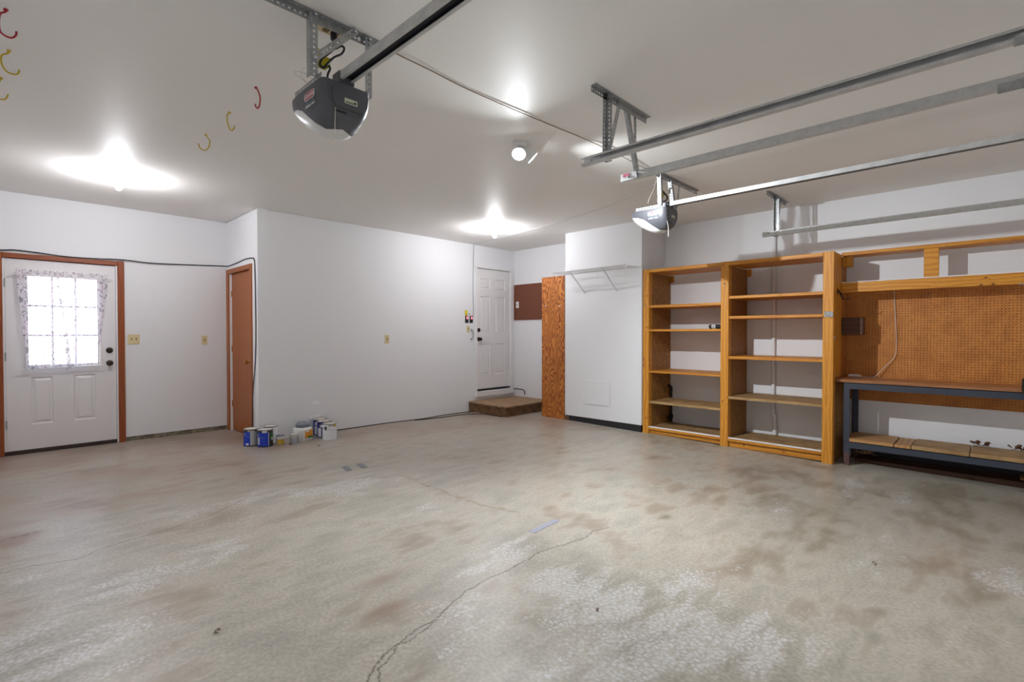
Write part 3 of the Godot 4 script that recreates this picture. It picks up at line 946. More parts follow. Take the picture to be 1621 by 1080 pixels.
# ---------------------------------------------------------------- shelving, bench, pegboards
func shelving() -> void:
	var u := thing("shelving_unit", "two-bay built-in pine shelving with strand-board sides beside the white chase", "shelves", Vector3(XF, 0, -2.33))
	var o := Vector3(XF, 0, -2.33)
	var S := func(x0: float, y0: float, z0: float, x1: float, y1: float, z1: float, m: Material, called: String, bev := 0.003, grain := -1, label := "") -> void:
		put(called, mb().span(Vector3(x0, y0, z0) - o, Vector3(x1, y1, z1) - o, bev, grain), m, u, label)
	# posts
	for q in [[-3.392, -3.305], [-2.373, -2.281], [-1.326, -1.229]]:
		S.call(XF, fy(q[0]) - 0.004, q[0], XF + 0.089, 2.092, q[1], M.pine, "post", 0.004)
	# strand-board sides behind the posts
	S.call(XF + 0.09, -0.055, -3.385, XW - 0.002, 2.045, -3.305, M.osb, "side_panel", 0.0, 1, "strand-board side")
	S.call(XF + 0.09, -0.065, -2.368, XW - 0.002, 2.045, -2.284, M.osb, "side_panel", 0.0, 1, "strand-board side")
	S.call(XF + 0.09, -0.078, -1.322, XW - 0.002, 2.06, -1.236, M.osb, "side_panel", 0.0, 1, "strand-board side")
	S.call(XF + 0.09, 0.80, -1.2355, 6.285, 2.088, -1.2285, M.pine_plain, "facing_board", 0.001, 1, "smooth pine facing on the bench side")
	S.call(6.289, 0.80, -1.2355, 6.53, 2.07, -1.2285, M.pine_dull, "facing_board", 0.001, 1, "darker pine facing nearer the wall")
	# top boards, cleats
	for b in [[-3.304, -2.374], [-2.280, -1.327]]:
		var z0: float = b[0]
		var z1: float = b[1]
		S.call(XF, 2.046, z0, XF + 0.50, 2.088, z1, M.pine_plain, "top_board")
		S.call(XW - 0.04, 1.96, z0, XW - 0.002, 2.046, z0 + 0.05, M.pine_plain, "cleat")
		S.call(XF + 0.03, fy(z0) - 0.002, z0, XF + 0.068, 0.0, z1, M.pine_plain, "kick_board", 0.003, -1)
	var bays := [[-3.304, -2.374, [[1.587, 1.619], [1.280, 1.308], [0.741, 0.765]]], [-2.280, -1.327, [[1.656, 1.688], [1.423, 1.454], [0.955, 0.987]]]]
	for b in bays:
		for y in b[2]:
			S.call(XF + 0.006, y[0], b[0], XW - 0.012, y[1], b[1], M.pine_plain, "shelf", 0.002, 2)
	S.call(XF + 0.004, 0.340, -3.304, XW - 0.065, 0.368, -2.374, M.board, "shelf", 0.002, 2, "soiled board shelf")
	S.call(XF + 0.004, 0.489, -2.280, XW - 0.012, 0.519, -1.327, M.board, "shelf", 0.002, 2, "soiled board shelf")
	for b in bays:
		S.call(XF + 0.004, -0.002, b[0], XW - (0.065 if b[0] < -3.0 else 0.02), 0.028, b[1], M.board, "bottom_shelf", 0.002, 2, "soiled board shelf at the floor")
		S.call(XF - 0.002, 0.026, b[0], XF + 0.022, 0.040, b[1], M.white_paint, "edge_strip", 0.002, -1, "chipped white edge strip")
		S.call(XF + 0.0005, -0.0015, b[0], XF + 0.0035, 0.026, b[1], M.pine_plain, "edging", 0.0, 2)
	# hooks and catch on the posts
	var hk := func(p: Vector3) -> void:
		var pts := []
		for i in 12:
			var a := -1.2 + 4.6 * i / 11.0
			pts.append(p + Vector3(-0.012 - 0.012 * sin(a * 0.5), -0.014 + 0.016 * cos(a), 0.014 * sin(a)))
		put("screw_hook", mb().tube(pts, 0.0028, 8).tube([p + Vector3(0.002, 0.006, -0.012), p + Vector3(-0.012, 0.004, -0.011)], 0.0028, 8), M.chrome, u, "small metal screw hook")
	hk.call(Vector3(XF, 1.632, -3.352) - o)
	hk.call(Vector3(XF, 1.838, -2.326) - o)
	put("catch", mb().box(Vector3(XF - 0.004, 1.449, -1.272) - o, Vector3(0.008, 0.058, 0.078), 0.002).box(Vector3(XF - 0.011, 1.449, -1.275) - o, Vector3(0.008, 0.03, 0.04), 0.003), M.chrome, u, "bright metal catch plate")
	var bh := mb()
	for dz in [0.0, 0.012]:
		var pts := []
		for i in 12:
			var a := PI * i / 11.0
			pts.append(Vector3(6.10, 1.625, -1.19 + dz) - o + Vector3(0.02 * dz * 50.0, -0.022 * sin(a) - 0.0, 0.03 - 0.03 * cos(a)))
		pts.push_front(Vector3(6.10, 1.70, -1.216) - o)
		bh.tube(pts, 0.004, 8)
	bh.box(Vector3(6.10, 1.69, -1.224) - o, Vector3(0.03, 0.05, 0.008), 0.002)
	put("utility_hook", bh, M.iron, u, "black two-prong hook")
	put("patch", mb().box(Vector3(6.0, 1.212, -1.2275) - o, Vector3(0.05, 0.028, 0.003)), M.label_grey, u)
	# black pipework in the corner of the narrow bay
	var p := thing("pipe_fitting", "black iron pipe with a valve behind the lowest shelves of the bay beside the chase", "pipe", Vector3(6.53, 0.03, -3.28))
	put("pipe", mb().tube([Vector3(0, 0.0, 0), Vector3(0, 0.46, 0)], 0.014, 12), M.iron, p)
	put("elbow", mb().tube([Vector3(0, 0.43, 0), Vector3(0, 0.475, -0.004), Vector3(-0.012, 0.497, -0.018), Vector3(-0.03, 0.5, -0.03), Vector3(-0.06, 0.5, -0.03)], 0.019, 12), M.iron, p)
	put("valve", mb().lathe([Vector2(0, -0.03), Vector2(0.022, -0.03), Vector2(0.028, 0), Vector2(0.022, 0.03), Vector2(0, 0.03)], 14, Transform3D(Basis.IDENTITY, Vector3(0, 0.075, 0))).tube([Vector3(0, 0.075, 0), Vector3(-0.11, 0.07, 0)], 0.009, 10), M.iron, p)
	# a black tube lying on a shelf
	var f := thing("flashlight", "small black cylinder with a pale band lying on the second shelf of the narrow bay", "flashlight", Vector3(6.2, 1.308 + 0.029, -2.61))
	put("body", mb().lathe([Vector2(0, 0), Vector2(0.02, 0), Vector2(0.028, 0.008), Vector2(0.028, 0.05), Vector2(0.028, 0.19), Vector2(0, 0.19)], 18, Transform3D(TO_Z, Vector3.ZERO)), M.black, f)
	put("band", mb().lathe([Vector2(0.0285, 0.035), Vector2(0.0285, 0.085)], 18, Transform3D(TO_Z, Vector3.ZERO)), M.label_grey, f, "pale printed band")


func workbench() -> void:
	# wall of pegboard
	var pb := thing("pegboard", "large tan pegboard on the wall above the workbench", "pegboard", Vector3(6.548, 0.531, -1.2355))
	put("board", mb().perforated(81, 49, 0.0254, 0.0041, 0.011, Transform3D(Basis(Vector3(0, 0, 1), Vector3(0, 1, 0), Vector3(-1, 0, 0)), Vector3(-0.008, 0, 0)), 0.0, false), M.pegboard, pb)
	put("hole_shade_sheet", mb().span(Vector3(0.003, 0, 0), Vector3(0.0055, 1.2446, 2.0574)), M.dark_wood, pb)  # dark sheet added over the white wall as painted shade in the holes
	put("peg_hook", mb().tube([Vector3(0, 1.135, 0.70), Vector3(-0.022, 1.135, 0.70), Vector3(-0.026, 1.10, 0.70), Vector3(-0.022, 1.075, 0.70), Vector3(-0.035, 1.07, 0.70)], 0.0035, 8), M.chrome, pb, "small metal peg hook")
	# boards over the bench
	var o := Vector3(6.264, 0, -1.227)
	var h := thing("overhead_rack", "long pine beams with a short upright block above the tan pegboard", "rack", o)
	put("top_board", mb().span(Vector3(0, 2.073, 0.0005), Vector3(0.24, 2.109, 2.07), 0.003), M.pine_plain, h)
	put("beam", mb().span(Vector3(0, 1.686, 0.0005), Vector3(0.038, 1.787, 2.07), 0.003), M.pine, h)
	put("edge_strip", mb().span(Vector3(-0.002, 1.787, 0.002), Vector3(0.036, 1.796, 2.07), 0.001), M.white_paint, h, "thin white strip along the beam")
	put("upright", mb().span(Vector3(0.004, 1.796, 0.679), Vector3(0.042, 2.073, 0.791), 0.003, 2), M.pine, h)
	put("corner_block", mb().span(Vector3(0.05, 1.962, 0.0005), Vector3(0.14, 2.073, 0.085), 0.003, 1), M.pine_plain, h)
	var k := thing("wood_block", "dark brown wood block fixed low on the shelf side above the bench", "block", Vector3(6.30, 1.236, -1.2275))
	put("block", mb().span(Vector3(0, 0.0, 0.0), Vector3(0.09, 0.184, 0.19), 0.005, 2), M.dark_wood, k)
	put("end_face", mb().span(Vector3(0.002, 0.002, 0.19), Vector3(0.088, 0.182, 0.193), 0.001, 0), M.dark_wood, k)
	# steel bench
	var XB := 6.051
	o = Vector3(XB, 0, -1.227)
	var b := thing("workbench", "long workbench with a worn wood top on a dark grey steel frame", "workbench", o)
	put("bench_top", mb().span(Vector3(-0.005, 0.752, 0.004), Vector3(0.485, 0.782, 1.372), 0.004, 2), M.bench_top, b, "worn wood top")
	var z0 := 0.075   # first leg
	var L := 1.95
	for e in [[0.0, 1.0], [0.44, -1.0]]:
		for z in [z0, L]:
			var s := 1.0 if z == z0 else -1.0
			var a := mb()
			a.span(Vector3(e[0] - 0.003, 0.03, z), Vector3(e[0] + 0.003, 0.75, z + 0.05 * s), 0.001)
			a.span(Vector3(e[0], 0.03, z - 0.003), Vector3(e[0] + 0.05 * e[1], 0.75, z + 0.003), 0.001)
			put("leg", a, M.bench_steel, b)
			var ft := mb()
			ft.span(Vector3(e[0] - 0.004, fy(z - 1.227), z - 0.004 * s), Vector3(e[0] + 0.004, 0.031, z + 0.051 * s), 0.001)
			ft.span(Vector3(e[0] - 0.004 * e[1], fy(z - 1.227), z - 0.004), Vector3(e[0] + 0.051 * e[1], 0.031, z + 0.004), 0.001)
			put("foot", ft, M.rust, b, "rusty leg end")
	for y in [[0.688, 0.750], [0.086, 0.148]]:
		for e in [-0.004, 0.438]:
			put("rail", mb().span(Vector3(e, y[0], z0), Vector3(e + 0.006, y[1], L), 0.001).span(Vector3(e, y[1] - 0.005, z0), Vector3(e + (0.04 if e < 0.2 else -0.04), y[1], L), 0.001), M.bench_steel, b)
		for z in [z0, L]:
			put("end_rail", mb().span(Vector3(0, y[0], z - 0.003), Vector3(0.44, y[1], z + 0.003), 0.001), M.bench_steel, b)
	# loose boards on the lower frame
	var cuts := [0.085, 0.49, 0.622, 1.035, 1.47, 1.93]
	for i in 5:
		var zz: float = cuts[i]
		var ze: float = cuts[i + 1] - 0.006
		var t := 0.036 if i != 1 else 0.03
		put("lower_board", mb().box(Vector3(0.225, 0.149 + t * 0.5 + 0.001, (zz + ze) * 0.5), Vector3(0.455, t, ze - zz), 0.004, Transform3D.IDENTITY, 0 if i == 1 else 2), [M.old_board, M.old_board, M.board, M.board, M.old_board][i], b)
	# plank on the floor against the wall
	var pl := mb().span(Vector3(6.29, -0.125, -1.10), Vector3(6.553, -0.058, 0.84), 0.004)
	tag(put("sill_plank", pl, M.dark_wood), "dark brown plank on the floor against the wall under the workbench", "plank")
	# vise at the end of the bench top
	var v := thing("vise", "grey metal bench vise at the end of the worn bench top", "vise", Vector3(6.02, 0.782, 0.19))
	put("base", mb().box(Vector3(0.06, 0.012, 0), Vector3(0.14, 0.024, 0.13), 0.004).box(Vector3(0.06, 0.045, 0), Vector3(0.08, 0.05, 0.07), 0.008), M.iron, v)
	put("jaw", mb().box(Vector3(0.02, 0.045, 0), Vector3(0.03, 0.09, 0.13), 0.005), M.iron, v)
	put("jaw", mb().box(Vector3(-0.025, 0.035, 0), Vector3(0.03, 0.11, 0.13), 0.005).box(Vector3(-0.04, -0.04, 0), Vector3(0.03, 0.12, 0.06), 0.006), M.iron, v)
	put("screw", mb().tube([Vector3(-0.12, 0.03, 0), Vector3(0.03, 0.04, 0)], 0.011, 10), M.chrome, v)
	put("handle", mb().tube([Vector3(-0.11, -0.10, -0.01), Vector3(-0.11, 0.07, 0.01)], 0.006, 8), M.chrome, v)
	# plug and cord on the pegboard
	var cd := thing("extension_cord", "thin white cord hanging down the pegboard with its plug on the bench", "cord", Vector3(6.525, 0.782, -0.9))
	put("cord", mb().tube([Vector3(0, 0.93, 0.09), Vector3(0, 0.66, 0.104), Vector3(0, 0.4, 0.116), Vector3(-0.005, 0.26, 0.113), Vector3(-0.01, 0.2, 0.09), Vector3(-0.02, 0.16, 0.055), Vector3(-0.03, 0.09, 0.0), Vector3(-0.04, 0.006, -0.06), Vector3(-0.05, 0.004, -0.14), Vector3(-0.04, 0.006, -0.19)], 0.0032, 8), M.cable_white, cd)
	put("plug", mb().box(Vector3(-0.045, 0.014, -0.245), Vector3(0.035, 0.027, 0.10), 0.007).box(Vector3(-0.045, 0.014, -0.19), Vector3(0.02, 0.018, 0.03), 0.005), M.white_plastic, cd)
	# bracket under the beam
	tag(put("strap_bracket", mb().box(Vector3(6.256, 1.682, 0.14), Vector3(0.02, 0.012, 0.09), 0.003), M.chrome), "small bright metal strap under the beam above the vise", "bracket")


func plywood_and_wire_shelf() -> void:
	var p := thing("plywood_panel", "tall panel of strongly figured orange plywood beside the white chase", "panel", Vector3(XC - 0.012, fy(-4.9), -5.122))
	var b := mb()
	var h := 2.118 - fy(-4.9)
	var a := [Vector3(0, 0, 0), Vector3(0, 0, 0.441), Vector3(0, h, 0.441), Vector3(0, h, 0)]
	b.span(Vector3(0, 0, 0), Vector3(0.018, h, 0.441), 0.0, 2)
	put("sheet", b, M.plywood, p)
	for z in [0.092, 0.375]:
		put("hook", mb().tube([Vector3(0.002, 1.715, z), Vector3(-0.02, 1.715, z), Vector3(-0.026, 1.69, z), Vector3(-0.034, 1.70, z), Vector3(-0.034, 1.715, z)], 0.0035, 8), M.white_plastic, p, "small white hook")
	tag(put("wood_offcut", mb().span(Vector3(XC - 0.004, -0.036, -4.676), Vector3(XC + 0.011, 0.028, -4.60), 0.002), M.step_side), "small brown wood offcut at the foot of the plywood panel", "offcut")
	# wire shelf on the chase
	var s := thing("wire_shelf", "white coated wire shelf on two slanting struts high on the chase", "shelf", Vector3(XC, 2.125, -4.07))
	var z0 := -0.615
	var z1 := 0.62
	put("front_wire", mb().tube([Vector3(-0.30, 0.006, z0), Vector3(-0.30, 0.01, z1)], 0.004, 8), M.wire, s)
	put("front_wire", mb().tube([Vector3(-0.302, -0.034, z0), Vector3(-0.302, -0.03, z1)], 0.004, 8), M.wire, s)
	put("back_wire", mb().tube([Vector3(-0.008, 0.004, z0), Vector3(-0.008, 0.012, z1 + 0.02)], 0.004, 8), M.wire, s)
	put("middle_wire", mb().tube([Vector3(-0.155, 0.002, z0), Vector3(-0.155, 0.008, z1)], 0.003, 8), M.wire, s)
	var cw := mb()
	for i in 50:
		var z := lerpf(z0, z1, i / 49.0)
		cw.tube([Vector3(-0.302, -0.034, z), Vector3(-0.300, 0.006, z), Vector3(-0.004, 0.009, z)], 0.0014, 5, false)
	var cr := put("cross_wires", cw, M.wire, s)
	cr.set_meta("kind", "stuff")
	put("strut", mb().tube([Vector3(-0.30, 0.0, -0.29), Vector3(-0.004, -0.275, -0.249)], 0.0055, 8), M.wire, s)
	put("strut", mb().tube([Vector3(-0.30, 0.004, 0.254), Vector3(-0.004, -0.27, 0.281)], 0.0055, 8), M.wire, s)
	for z in [-0.249, 0.281]:
		put("wall_clip", mb().box(Vector3(-0.006, -0.28, z), Vector3(0.012, 0.03, 0.016), 0.003), M.white_plastic, s)
	for z in [z0 + 0.02, z1]:
		put("end_cap", mb().box(Vector3(-0.302, -0.013, z), Vector3(0.010, 0.05, 0.012), 0.003), M.white_plastic, s)
	put("bracket", mb().box(Vector3(-0.006, 0.008, z1 + 0.03), Vector3(0.014, 0.03, 0.022), 0.003), M.white_plastic, s)
	# access hatch
	var hp := thing("access_hatch", "square white painted hatch low on the chase", "hatch", Vector3(XC, 0.24, -4.335))
	put("cover", mb().span(Vector3(-0.012, 0.0, 0), Vector3(-0.001, 0.344, 0.455), 0.004), M.wall, hp)
	# brown pegboard in the corner, with a switch on it
	var q := thing("small_pegboard", "dark brown pegboard in the corner beside the house door", "pegboard", Vector3(XW - 0.002, 1.495, -6.327))
	put("board", mb().perforated(26, 25, 0.0253, 0.0034, 0.006, Transform3D(Basis(Vector3(0, 0, 1), Vector3(0, 1, 0), Vector3(-1, 0, 0)), Vector3(-0.012, 0, 0)), 0.0, false), M.pegboard_dark, q)
	put("hole_shade_sheet", mb().span(Vector3(-0.006, 0, 0), Vector3(0.0, 0.6325, 0.6578)), M.dark_wood, q)  # added dark sheet, its colour standing in for shade inside the holes
	plate("wall_switch", Vector3(XW - 0.0142, 1.768, -6.241), -PI / 2, 1, "white switch on the dark brown pegboard", 0.07, 0.115, M.white_plastic)


# a switch or outlet plate facing +z, turned about y
func plate(called: String, at: Vector3, turn: float, toggles: int, label: String, w: float, h: float, m: Material) -> void:
	var o := thing(called, label, "switch", at, "", turn)
	put("plate", mb().box(Vector3(0, 0, 0.003), Vector3(w, h, 0.006), 0.0025), m, o)
	for i in toggles:
		var x := (i - (toggles - 1) * 0.5) * 0.046
		put("toggle", mb().box(Vector3(x, 0.003, 0.009), Vector3(0.010, 0.024, 0.012), 0.002, Transform3D(Basis(Vector3.RIGHT, 0.0), Vector3.ZERO)), M.ivory_dark, o)
		for y in [-0.03, 0.03]:
			put("screw", mb().lathe([Vector2(0.0035, 0.006), Vector2(0.003, 0.0072), Vector2(0, 0.0075)], 8, Transform3D(TO_Z, Vector3(x, y, 0))), m, o)


# ---------------------------------------------------------------- overhead metalwork
func text(called: String, s: String, height: float, m: Material, parent: Node, xf: Transform3D, squeeze := 1.0) -> void:
	var t := TextMesh.new()
	t.text = s
	var f := SystemFont.new()
	f.font_names = PackedStringArray(["Droid Sans"])
	f.font_weight = 700
	t.font = f
	t.font_size = 48
	t.pixel_size = height / 48.0 / 0.72
	t.depth = 0.0012
	var o := put(called, t, m, parent)
	o.transform = Transform3D(xf.basis * Basis.from_scale(Vector3(squeeze, 1, 1)), xf.origin)


func rounded(w: float, h: float, r: float) -> PackedVector2Array:
	var p := PackedVector2Array()
	for q in [[1, 1, 0.0], [-1, 1, PI / 2], [-1, -1, PI], [1, -1, PI * 1.5]]:
		for i in 6:
			var a: float = q[2] + PI / 2 * i / 5.0
			p.append(Vector2(q[0] * (w * 0.5 - r) + cos(a) * r, q[1] * (h * 0.5 - r) + sin(a) * r))
	return p


func curve(pts: Array, k := 4) -> Array:   # the same path through its points, rounded
	var q := []
	for i in pts.size() - 1:
		for j in k:
			var p0: Vector3 = pts[maxi(0, i - 1)]
			var p1: Vector3 = pts[i]
			var p2: Vector3 = pts[i + 1]
			var p3: Vector3 = pts[mini(pts.size() - 1, i + 2)]
			q.append(p1.cubic_interpolate(p2, p0, p3, float(j) / k))
	q.append(pts[pts.size() - 1])
	return q


func opener(at: Vector3, label: String) -> Node3D:
	# origin at the middle of the body's top, z + towards the garage door
	var o := thing("garage_door_opener", label, "opener", at, "garage door openers")
	# hull stations: z, half width, bottom; S is where the lens begins on the flank
	var zs := [-0.345, -0.335, -0.31, -0.26, -0.20, -0.15, -0.10, -0.06, -0.02, 0.015, 0.026, 0.03]
	var hw := [0.095, 0.112, 0.119, 0.123, 0.125, 0.125, 0.125, 0.125, 0.124, 0.120, 0.112, 0.104]
	var yb := [-0.062, -0.09, -0.115, -0.155, -0.19, -0.212, -0.222, -0.215, -0.196, -0.175, -0.16, -0.148]
	var ys := [-0.05, -0.052, -0.055, -0.064, -0.088, -0.128, -0.168, -0.2, -0.25, -0.25, -0.25, -0.25]
	var pt := func(i: int, a: float) -> Vector3:   # a from 0 (one top edge) to PI (other top edge), through the bottom
		var c := cos(a)
		var s := sin(a)
		var n := 2.7
		var m := pow(pow(absf(c), n) + pow(absf(s), n), -1.0 / n)
		return Vector3(hw[i] * c * m, yb[i] * s * m, zs[i])
	var start := func(i: int) -> float:   # the angle at which the flank is down to ys
		var a := 0.0
		while a < PI / 2 and (pt.call(i, a) as Vector3).y > ys[i]:
			a += 0.01
		return minf(a, PI / 2)
	var hb := mb()
	var lb := mb()
	var N := 14
	for i in zs.size() - 1:
		var a0: float = start.call(i)
		var a1: float = start.call(i + 1)
		hb.smooth(0)
		for k in N:
			for side in 2:
				var q := []
				for e in [[i, k, a0], [i + 1, k, a1], [i + 1, k + 1, a1], [i, k + 1, a0]]:
					var a: float = e[2] * e[1] / N
					var p: Vector3 = pt.call(e[0], a if side == 0 else PI - a)
					q.append(p)
				if side == 1:
					hb.quad(q[0], q[1], q[2], q[3])
				else:
					hb.quad(q[3], q[2], q[1], q[0])
		if a0 < PI / 2 - 0.02 or a1 < PI / 2 - 0.02:
			lb.smooth(0)
			for k in N:
				var q := []
				for e in [[i, k, a0], [i + 1, k, a1], [i + 1, k + 1, a1], [i, k + 1, a0]]:
					var a: float = lerpf(e[2], PI - e[2], float(e[1]) / N)
					var p: Vector3 = pt.call(e[0], a)
					q.append(Vector3(p.x * 0.985, p.y * 0.985, p.z))
				lb.quad(q[3], q[2], q[1], q[0])
	hb.flat()
	for e in [[0, 1], [zs.size() - 1, 0]]:
		for k in 2 * N:
			var p0: Vector3 = pt.call(e[0], PI * k / (2.0 * N))
			var p1: Vector3 = pt.call(e[0], PI * (k + 1) / (2.0 * N))
			var c := Vector3(0, 0, zs[e[0]])
			if e[1] == 1:
				hb.tri(c, p0, p1)
			else:
				hb.tri(c, p1, p0)
	for i in zs.size() - 1:
		hb.quad(Vector3(-hw[i], 0, zs[i]), Vector3(-hw[i + 1], 0, zs[i + 1]), Vector3(hw[i + 1], 0, zs[i + 1]), Vector3(hw[i], 0, zs[i]))
	put("housing", hb, M.opener, o)
	put("light_cover", lb, M.lens, o, "frosted light cover")
	# raised front plate, slot, sticker
	put("front_plate", mb().extrude(PackedVector2Array([Vector2(-0.078, -0.03), Vector2(0.108, -0.03), Vector2(0.10, -0.085), Vector2(0.075, -0.118), Vector2(-0.06, -0.118), Vector2(-0.078, -0.09)]), 0.006, Transform3D(Basis.IDENTITY, Vector3(0, 0, 0.028))), M.opener, o)
	put("slot", mb().box(Vector3(-0.035, -0.136, 0.028), Vector3(0.06, 0.010, 0.008), 0.002), M.cable_black, o)
	var st := put("sticker", mb().box(Vector3(0.015, -0.078, 0.0345), Vector3(0.066, 0.025, 0.001)), mat(Color8(206, 210, 186), 0.5), o, "pale sticker")
	put("print", mb().box(Vector3(0.008, -0.083, 0.0353), Vector3(0.04, 0.004, 0.0006)).box(Vector3(0.035, -0.079, 0.0353), Vector3(0.012, 0.009, 0.0006)), M.label_dark, st)
	# emblem on the flank that faces -x
	var fl := Basis(Vector3(0, 0, 1), Vector3(0, 1, 0), Vector3(-1, 0, 0))
	var ex := -0.1262
	var em := put("emblem", mb().extrude(rounded(0.104, 0.037, 0.012), 0.003, Transform3D(fl, Vector3(ex + 0.001, -0.048, -0.10))), M.label_white, o, "red emblem with a white border")
	put("emblem_field", mb().extrude(rounded(0.097, 0.030, 0.010), 0.0012, Transform3D(fl, Vector3(ex - 0.002, -0.048, -0.10))), M.red, em)
	text("lettering", "Genie", 0.022, M.lettering, em, Transform3D(fl, Vector3(ex - 0.0035, -0.048, -0.10)), 1.25)
	text("lettering", "INTELLIG 1000", 0.0085, M.lettering_dim, o, Transform3D(fl, Vector3(ex + 0.001, -0.0765, -0.10)), 1.05)
	text("lettering", "MODEL 3024", 0.0115, M.lettering, o, Transform3D(fl, Vector3(ex + 0.0015, -0.0925, -0.10)), 1.05)
	# galvanised flanges on top
	for s in [-1.0, 1.0]:
		var g := mb()
		g.perforated(11, 1, 0.0265, 0.0058, 0.002, Transform3D(fl, Vector3(s * 0.118, 0.002, -0.285)), 0.0265)
		g.box(Vector3(s * 0.1, 0.002, -0.14), Vector3(0.036, 0.003, 0.29))
		put("mounting_flange", g, M.galv, o)
	# rail to the door: an inverted channel with a dark belt inside
	var rl := PackedVector2Array([Vector2(-0.034, 0.022), Vector2(-0.034, 0.057), Vector2(0.034, 0.057), Vector2(0.034, 0.022), Vector2(0.018, 0.022), Vector2(0.018, 0.025), Vector2(0.031, 0.025), Vector2(0.031, 0.054), Vector2(-0.031, 0.054), Vector2(-0.031, 0.025), Vector2(-0.018, 0.025), Vector2(-0.018, 0.022)])
	put("rail", mb().extrude(rl, 3.05, Transform3D(Basis.IDENTITY, Vector3(0, 0, 0.01))), M.track, o, "long steel rail")
	put("belt", mb().span(Vector3(-0.028, 0.036, 0.02), Vector3(0.028, 0.05, 3.05)), mat(Color8(26, 28, 36), 0.5), o)
	put("rail_clamp", mb().box(Vector3(0, 0.034, -0.01), Vector3(0.08, 0.055, 0.07), 0.004), M.opener, o)
	return o


func openers() -> void:
	var X := Vector3.RIGHT
	var Z := Vector3.BACK
	var Y := Vector3.UP
	var a := opener(Vector3(1.175, 2.43, -2.265), "dark grey garage door opener nearest the camera, hung on perforated steel straps")
	var base := Vector3(1.175, 2.43, -2.265)
	put("ceiling_angle", mb().angle((Vector3(0.80, CEIL - 0.004, -2.315) - base), (Vector3(1.42, CEIL - 0.004, -2.315) - base), -Y, Z, 0.034), M.galv, a)
	put("hanger", mb().angle((Vector3(1.02, 2.44, -2.29) - base), (Vector3(1.02, 2.735, -2.29) - base), X, -Z, 0.036), M.galv, a)
	put("hanger", mb().angle((Vector3(1.335, 2.44, -2.29) - base), (Vector3(1.335, 2.735, -2.29) - base), -X, -Z, 0.036), M.galv, a)
	put("brace", mb().strap((Vector3(1.03, 2.515, -2.275) - base), (Vector3(1.245, 2.735, -2.275) - base), Vector3(1, -1, 0), 0.032), M.galv, a)
	var bolts := mb()
	for p in [Vector3(1.04, 2.722, -2.275), Vector3(1.235, 2.722, -2.268), Vector3(1.318, 2.722, -2.275), Vector3(1.035, 2.52, -2.268), Vector3(1.255, 2.70, -2.275)]:
		put("bolt", mb().lathe([Vector2(0, -0.004), Vector2(0.009, -0.004), Vector2(0.009, 0.004), Vector2(0.006, 0.007), Vector2(0, 0.008)], 6, Transform3D(TO_Z, (p - base))), M.chrome, a)
	put("power_cord", mb().tube(curve([(Vector3(1.162, 2.70, -2.345) - base), (Vector3(1.158, 2.66, -2.345) - base), (Vector3(1.165, 2.64, -2.345) - base), (Vector3(1.20, 2.668, -2.345) - base), (Vector3(1.216, 2.66, -2.345) - base), (Vector3(1.201, 2.628, -2.345) - base), (Vector3(1.161, 2.595, -2.345) - base), (Vector3(1.125, 2.547, -2.345) - base), (Vector3(1.11, 2.528, -2.345) - base), (Vector3(1.09, 2.535, -2.343) - base), (Vector3(1.10, 2.565, -2.34) - base), (Vector3(1.135, 2.605, -2.34) - base), (Vector3(1.16, 2.636, -2.34) - base)]), 0.0055, 8).tube(curve([(Vector3(1.125, 2.555, -2.35) - base), (Vector3(1.145, 2.54, -2.35) - base), (Vector3(1.13, 2.50, -2.345) - base), (Vector3(1.12, 2.43, -2.34) - base)]), 0.0055, 8), M.cable_black, a, "bundled black power cord")
	put("plug", mb().box((Vector3(1.162, 2.70, -2.345) - base), Vector3(0.026, 0.045, 0.03), 0.006), M.cable_black, a)
	put("tag", mb().extrude(PackedVector2Array([Vector2(1.078, 2.612), Vector2(1.098, 2.618), Vector2(1.128, 2.592), Vector2(1.156, 2.592), Vector2(1.148, 2.55), Vector2(1.122, 2.525), Vector2(1.086, 2.527), Vector2(1.074, 2.55)]), 0.0015, Transform3D(Basis.IDENTITY, -base + Vector3(0, 0, -2.36))), M.yellow, a, "yellow paper tag")
	put("antenna_wire", mb().tube(curve([(Vector3(1.045, 2.43, -2.36) - base), (Vector3(1.01, 2.443, -2.36) - base), (Vector3(0.974, 2.456, -2.36) - base), (Vector3(0.98, 2.467, -2.36) - base), (Vector3(1.009, 2.476, -2.36) - base), (Vector3(1.036, 2.473, -2.36) - base), (Vector3(1.055, 2.455, -2.35) - base)]), 0.0014, 6).tube(curve([(Vector3(1.04, 2.43, -2.36) - base), (Vector3(1.008, 2.456, -2.36) - base), (Vector3(1.013, 2.484, -2.36) - base), (Vector3(1.029, 2.502, -2.36) - base), (Vector3(1.055, 2.50, -2.35) - base)]), 0.0014, 6), M.cable_white, a)
	put("pull_cord", mb().tube(curve([(Vector3(1.110, 2.302, -2.228) - base), (Vector3(1.108, 2.25, -2.228) - base), (Vector3(1.106, 2.186, -2.228) - base), (Vector3(1.103, 2.155, -2.23) - base), (Vector3(1.094, 2.141, -2.234) - base), (Vector3(1.057, 2.11, -2.24) - base)]), 0.0018, 6), M.cable_white, a)
	var c := opener(Vector3(4.452, 2.43, -2.265), "blue-grey garage door opener hanging over the shelving side")
	base = Vector3(4.452, 2.43, -2.265)
	put("ceiling_angle", mb().angle((Vector3(4.25, CEIL - 0.004, -2.295) - base), (Vector3(5.12, CEIL - 0.004, -2.295) - base), -Y, Z, 0.034), M.galv, c)
	put("hanger", mb().angle((Vector3(4.315, 2.44, -2.275) - base), (Vector3(4.30, 2.735, -2.275) - base), X, -Z, 0.034), M.galv, c)
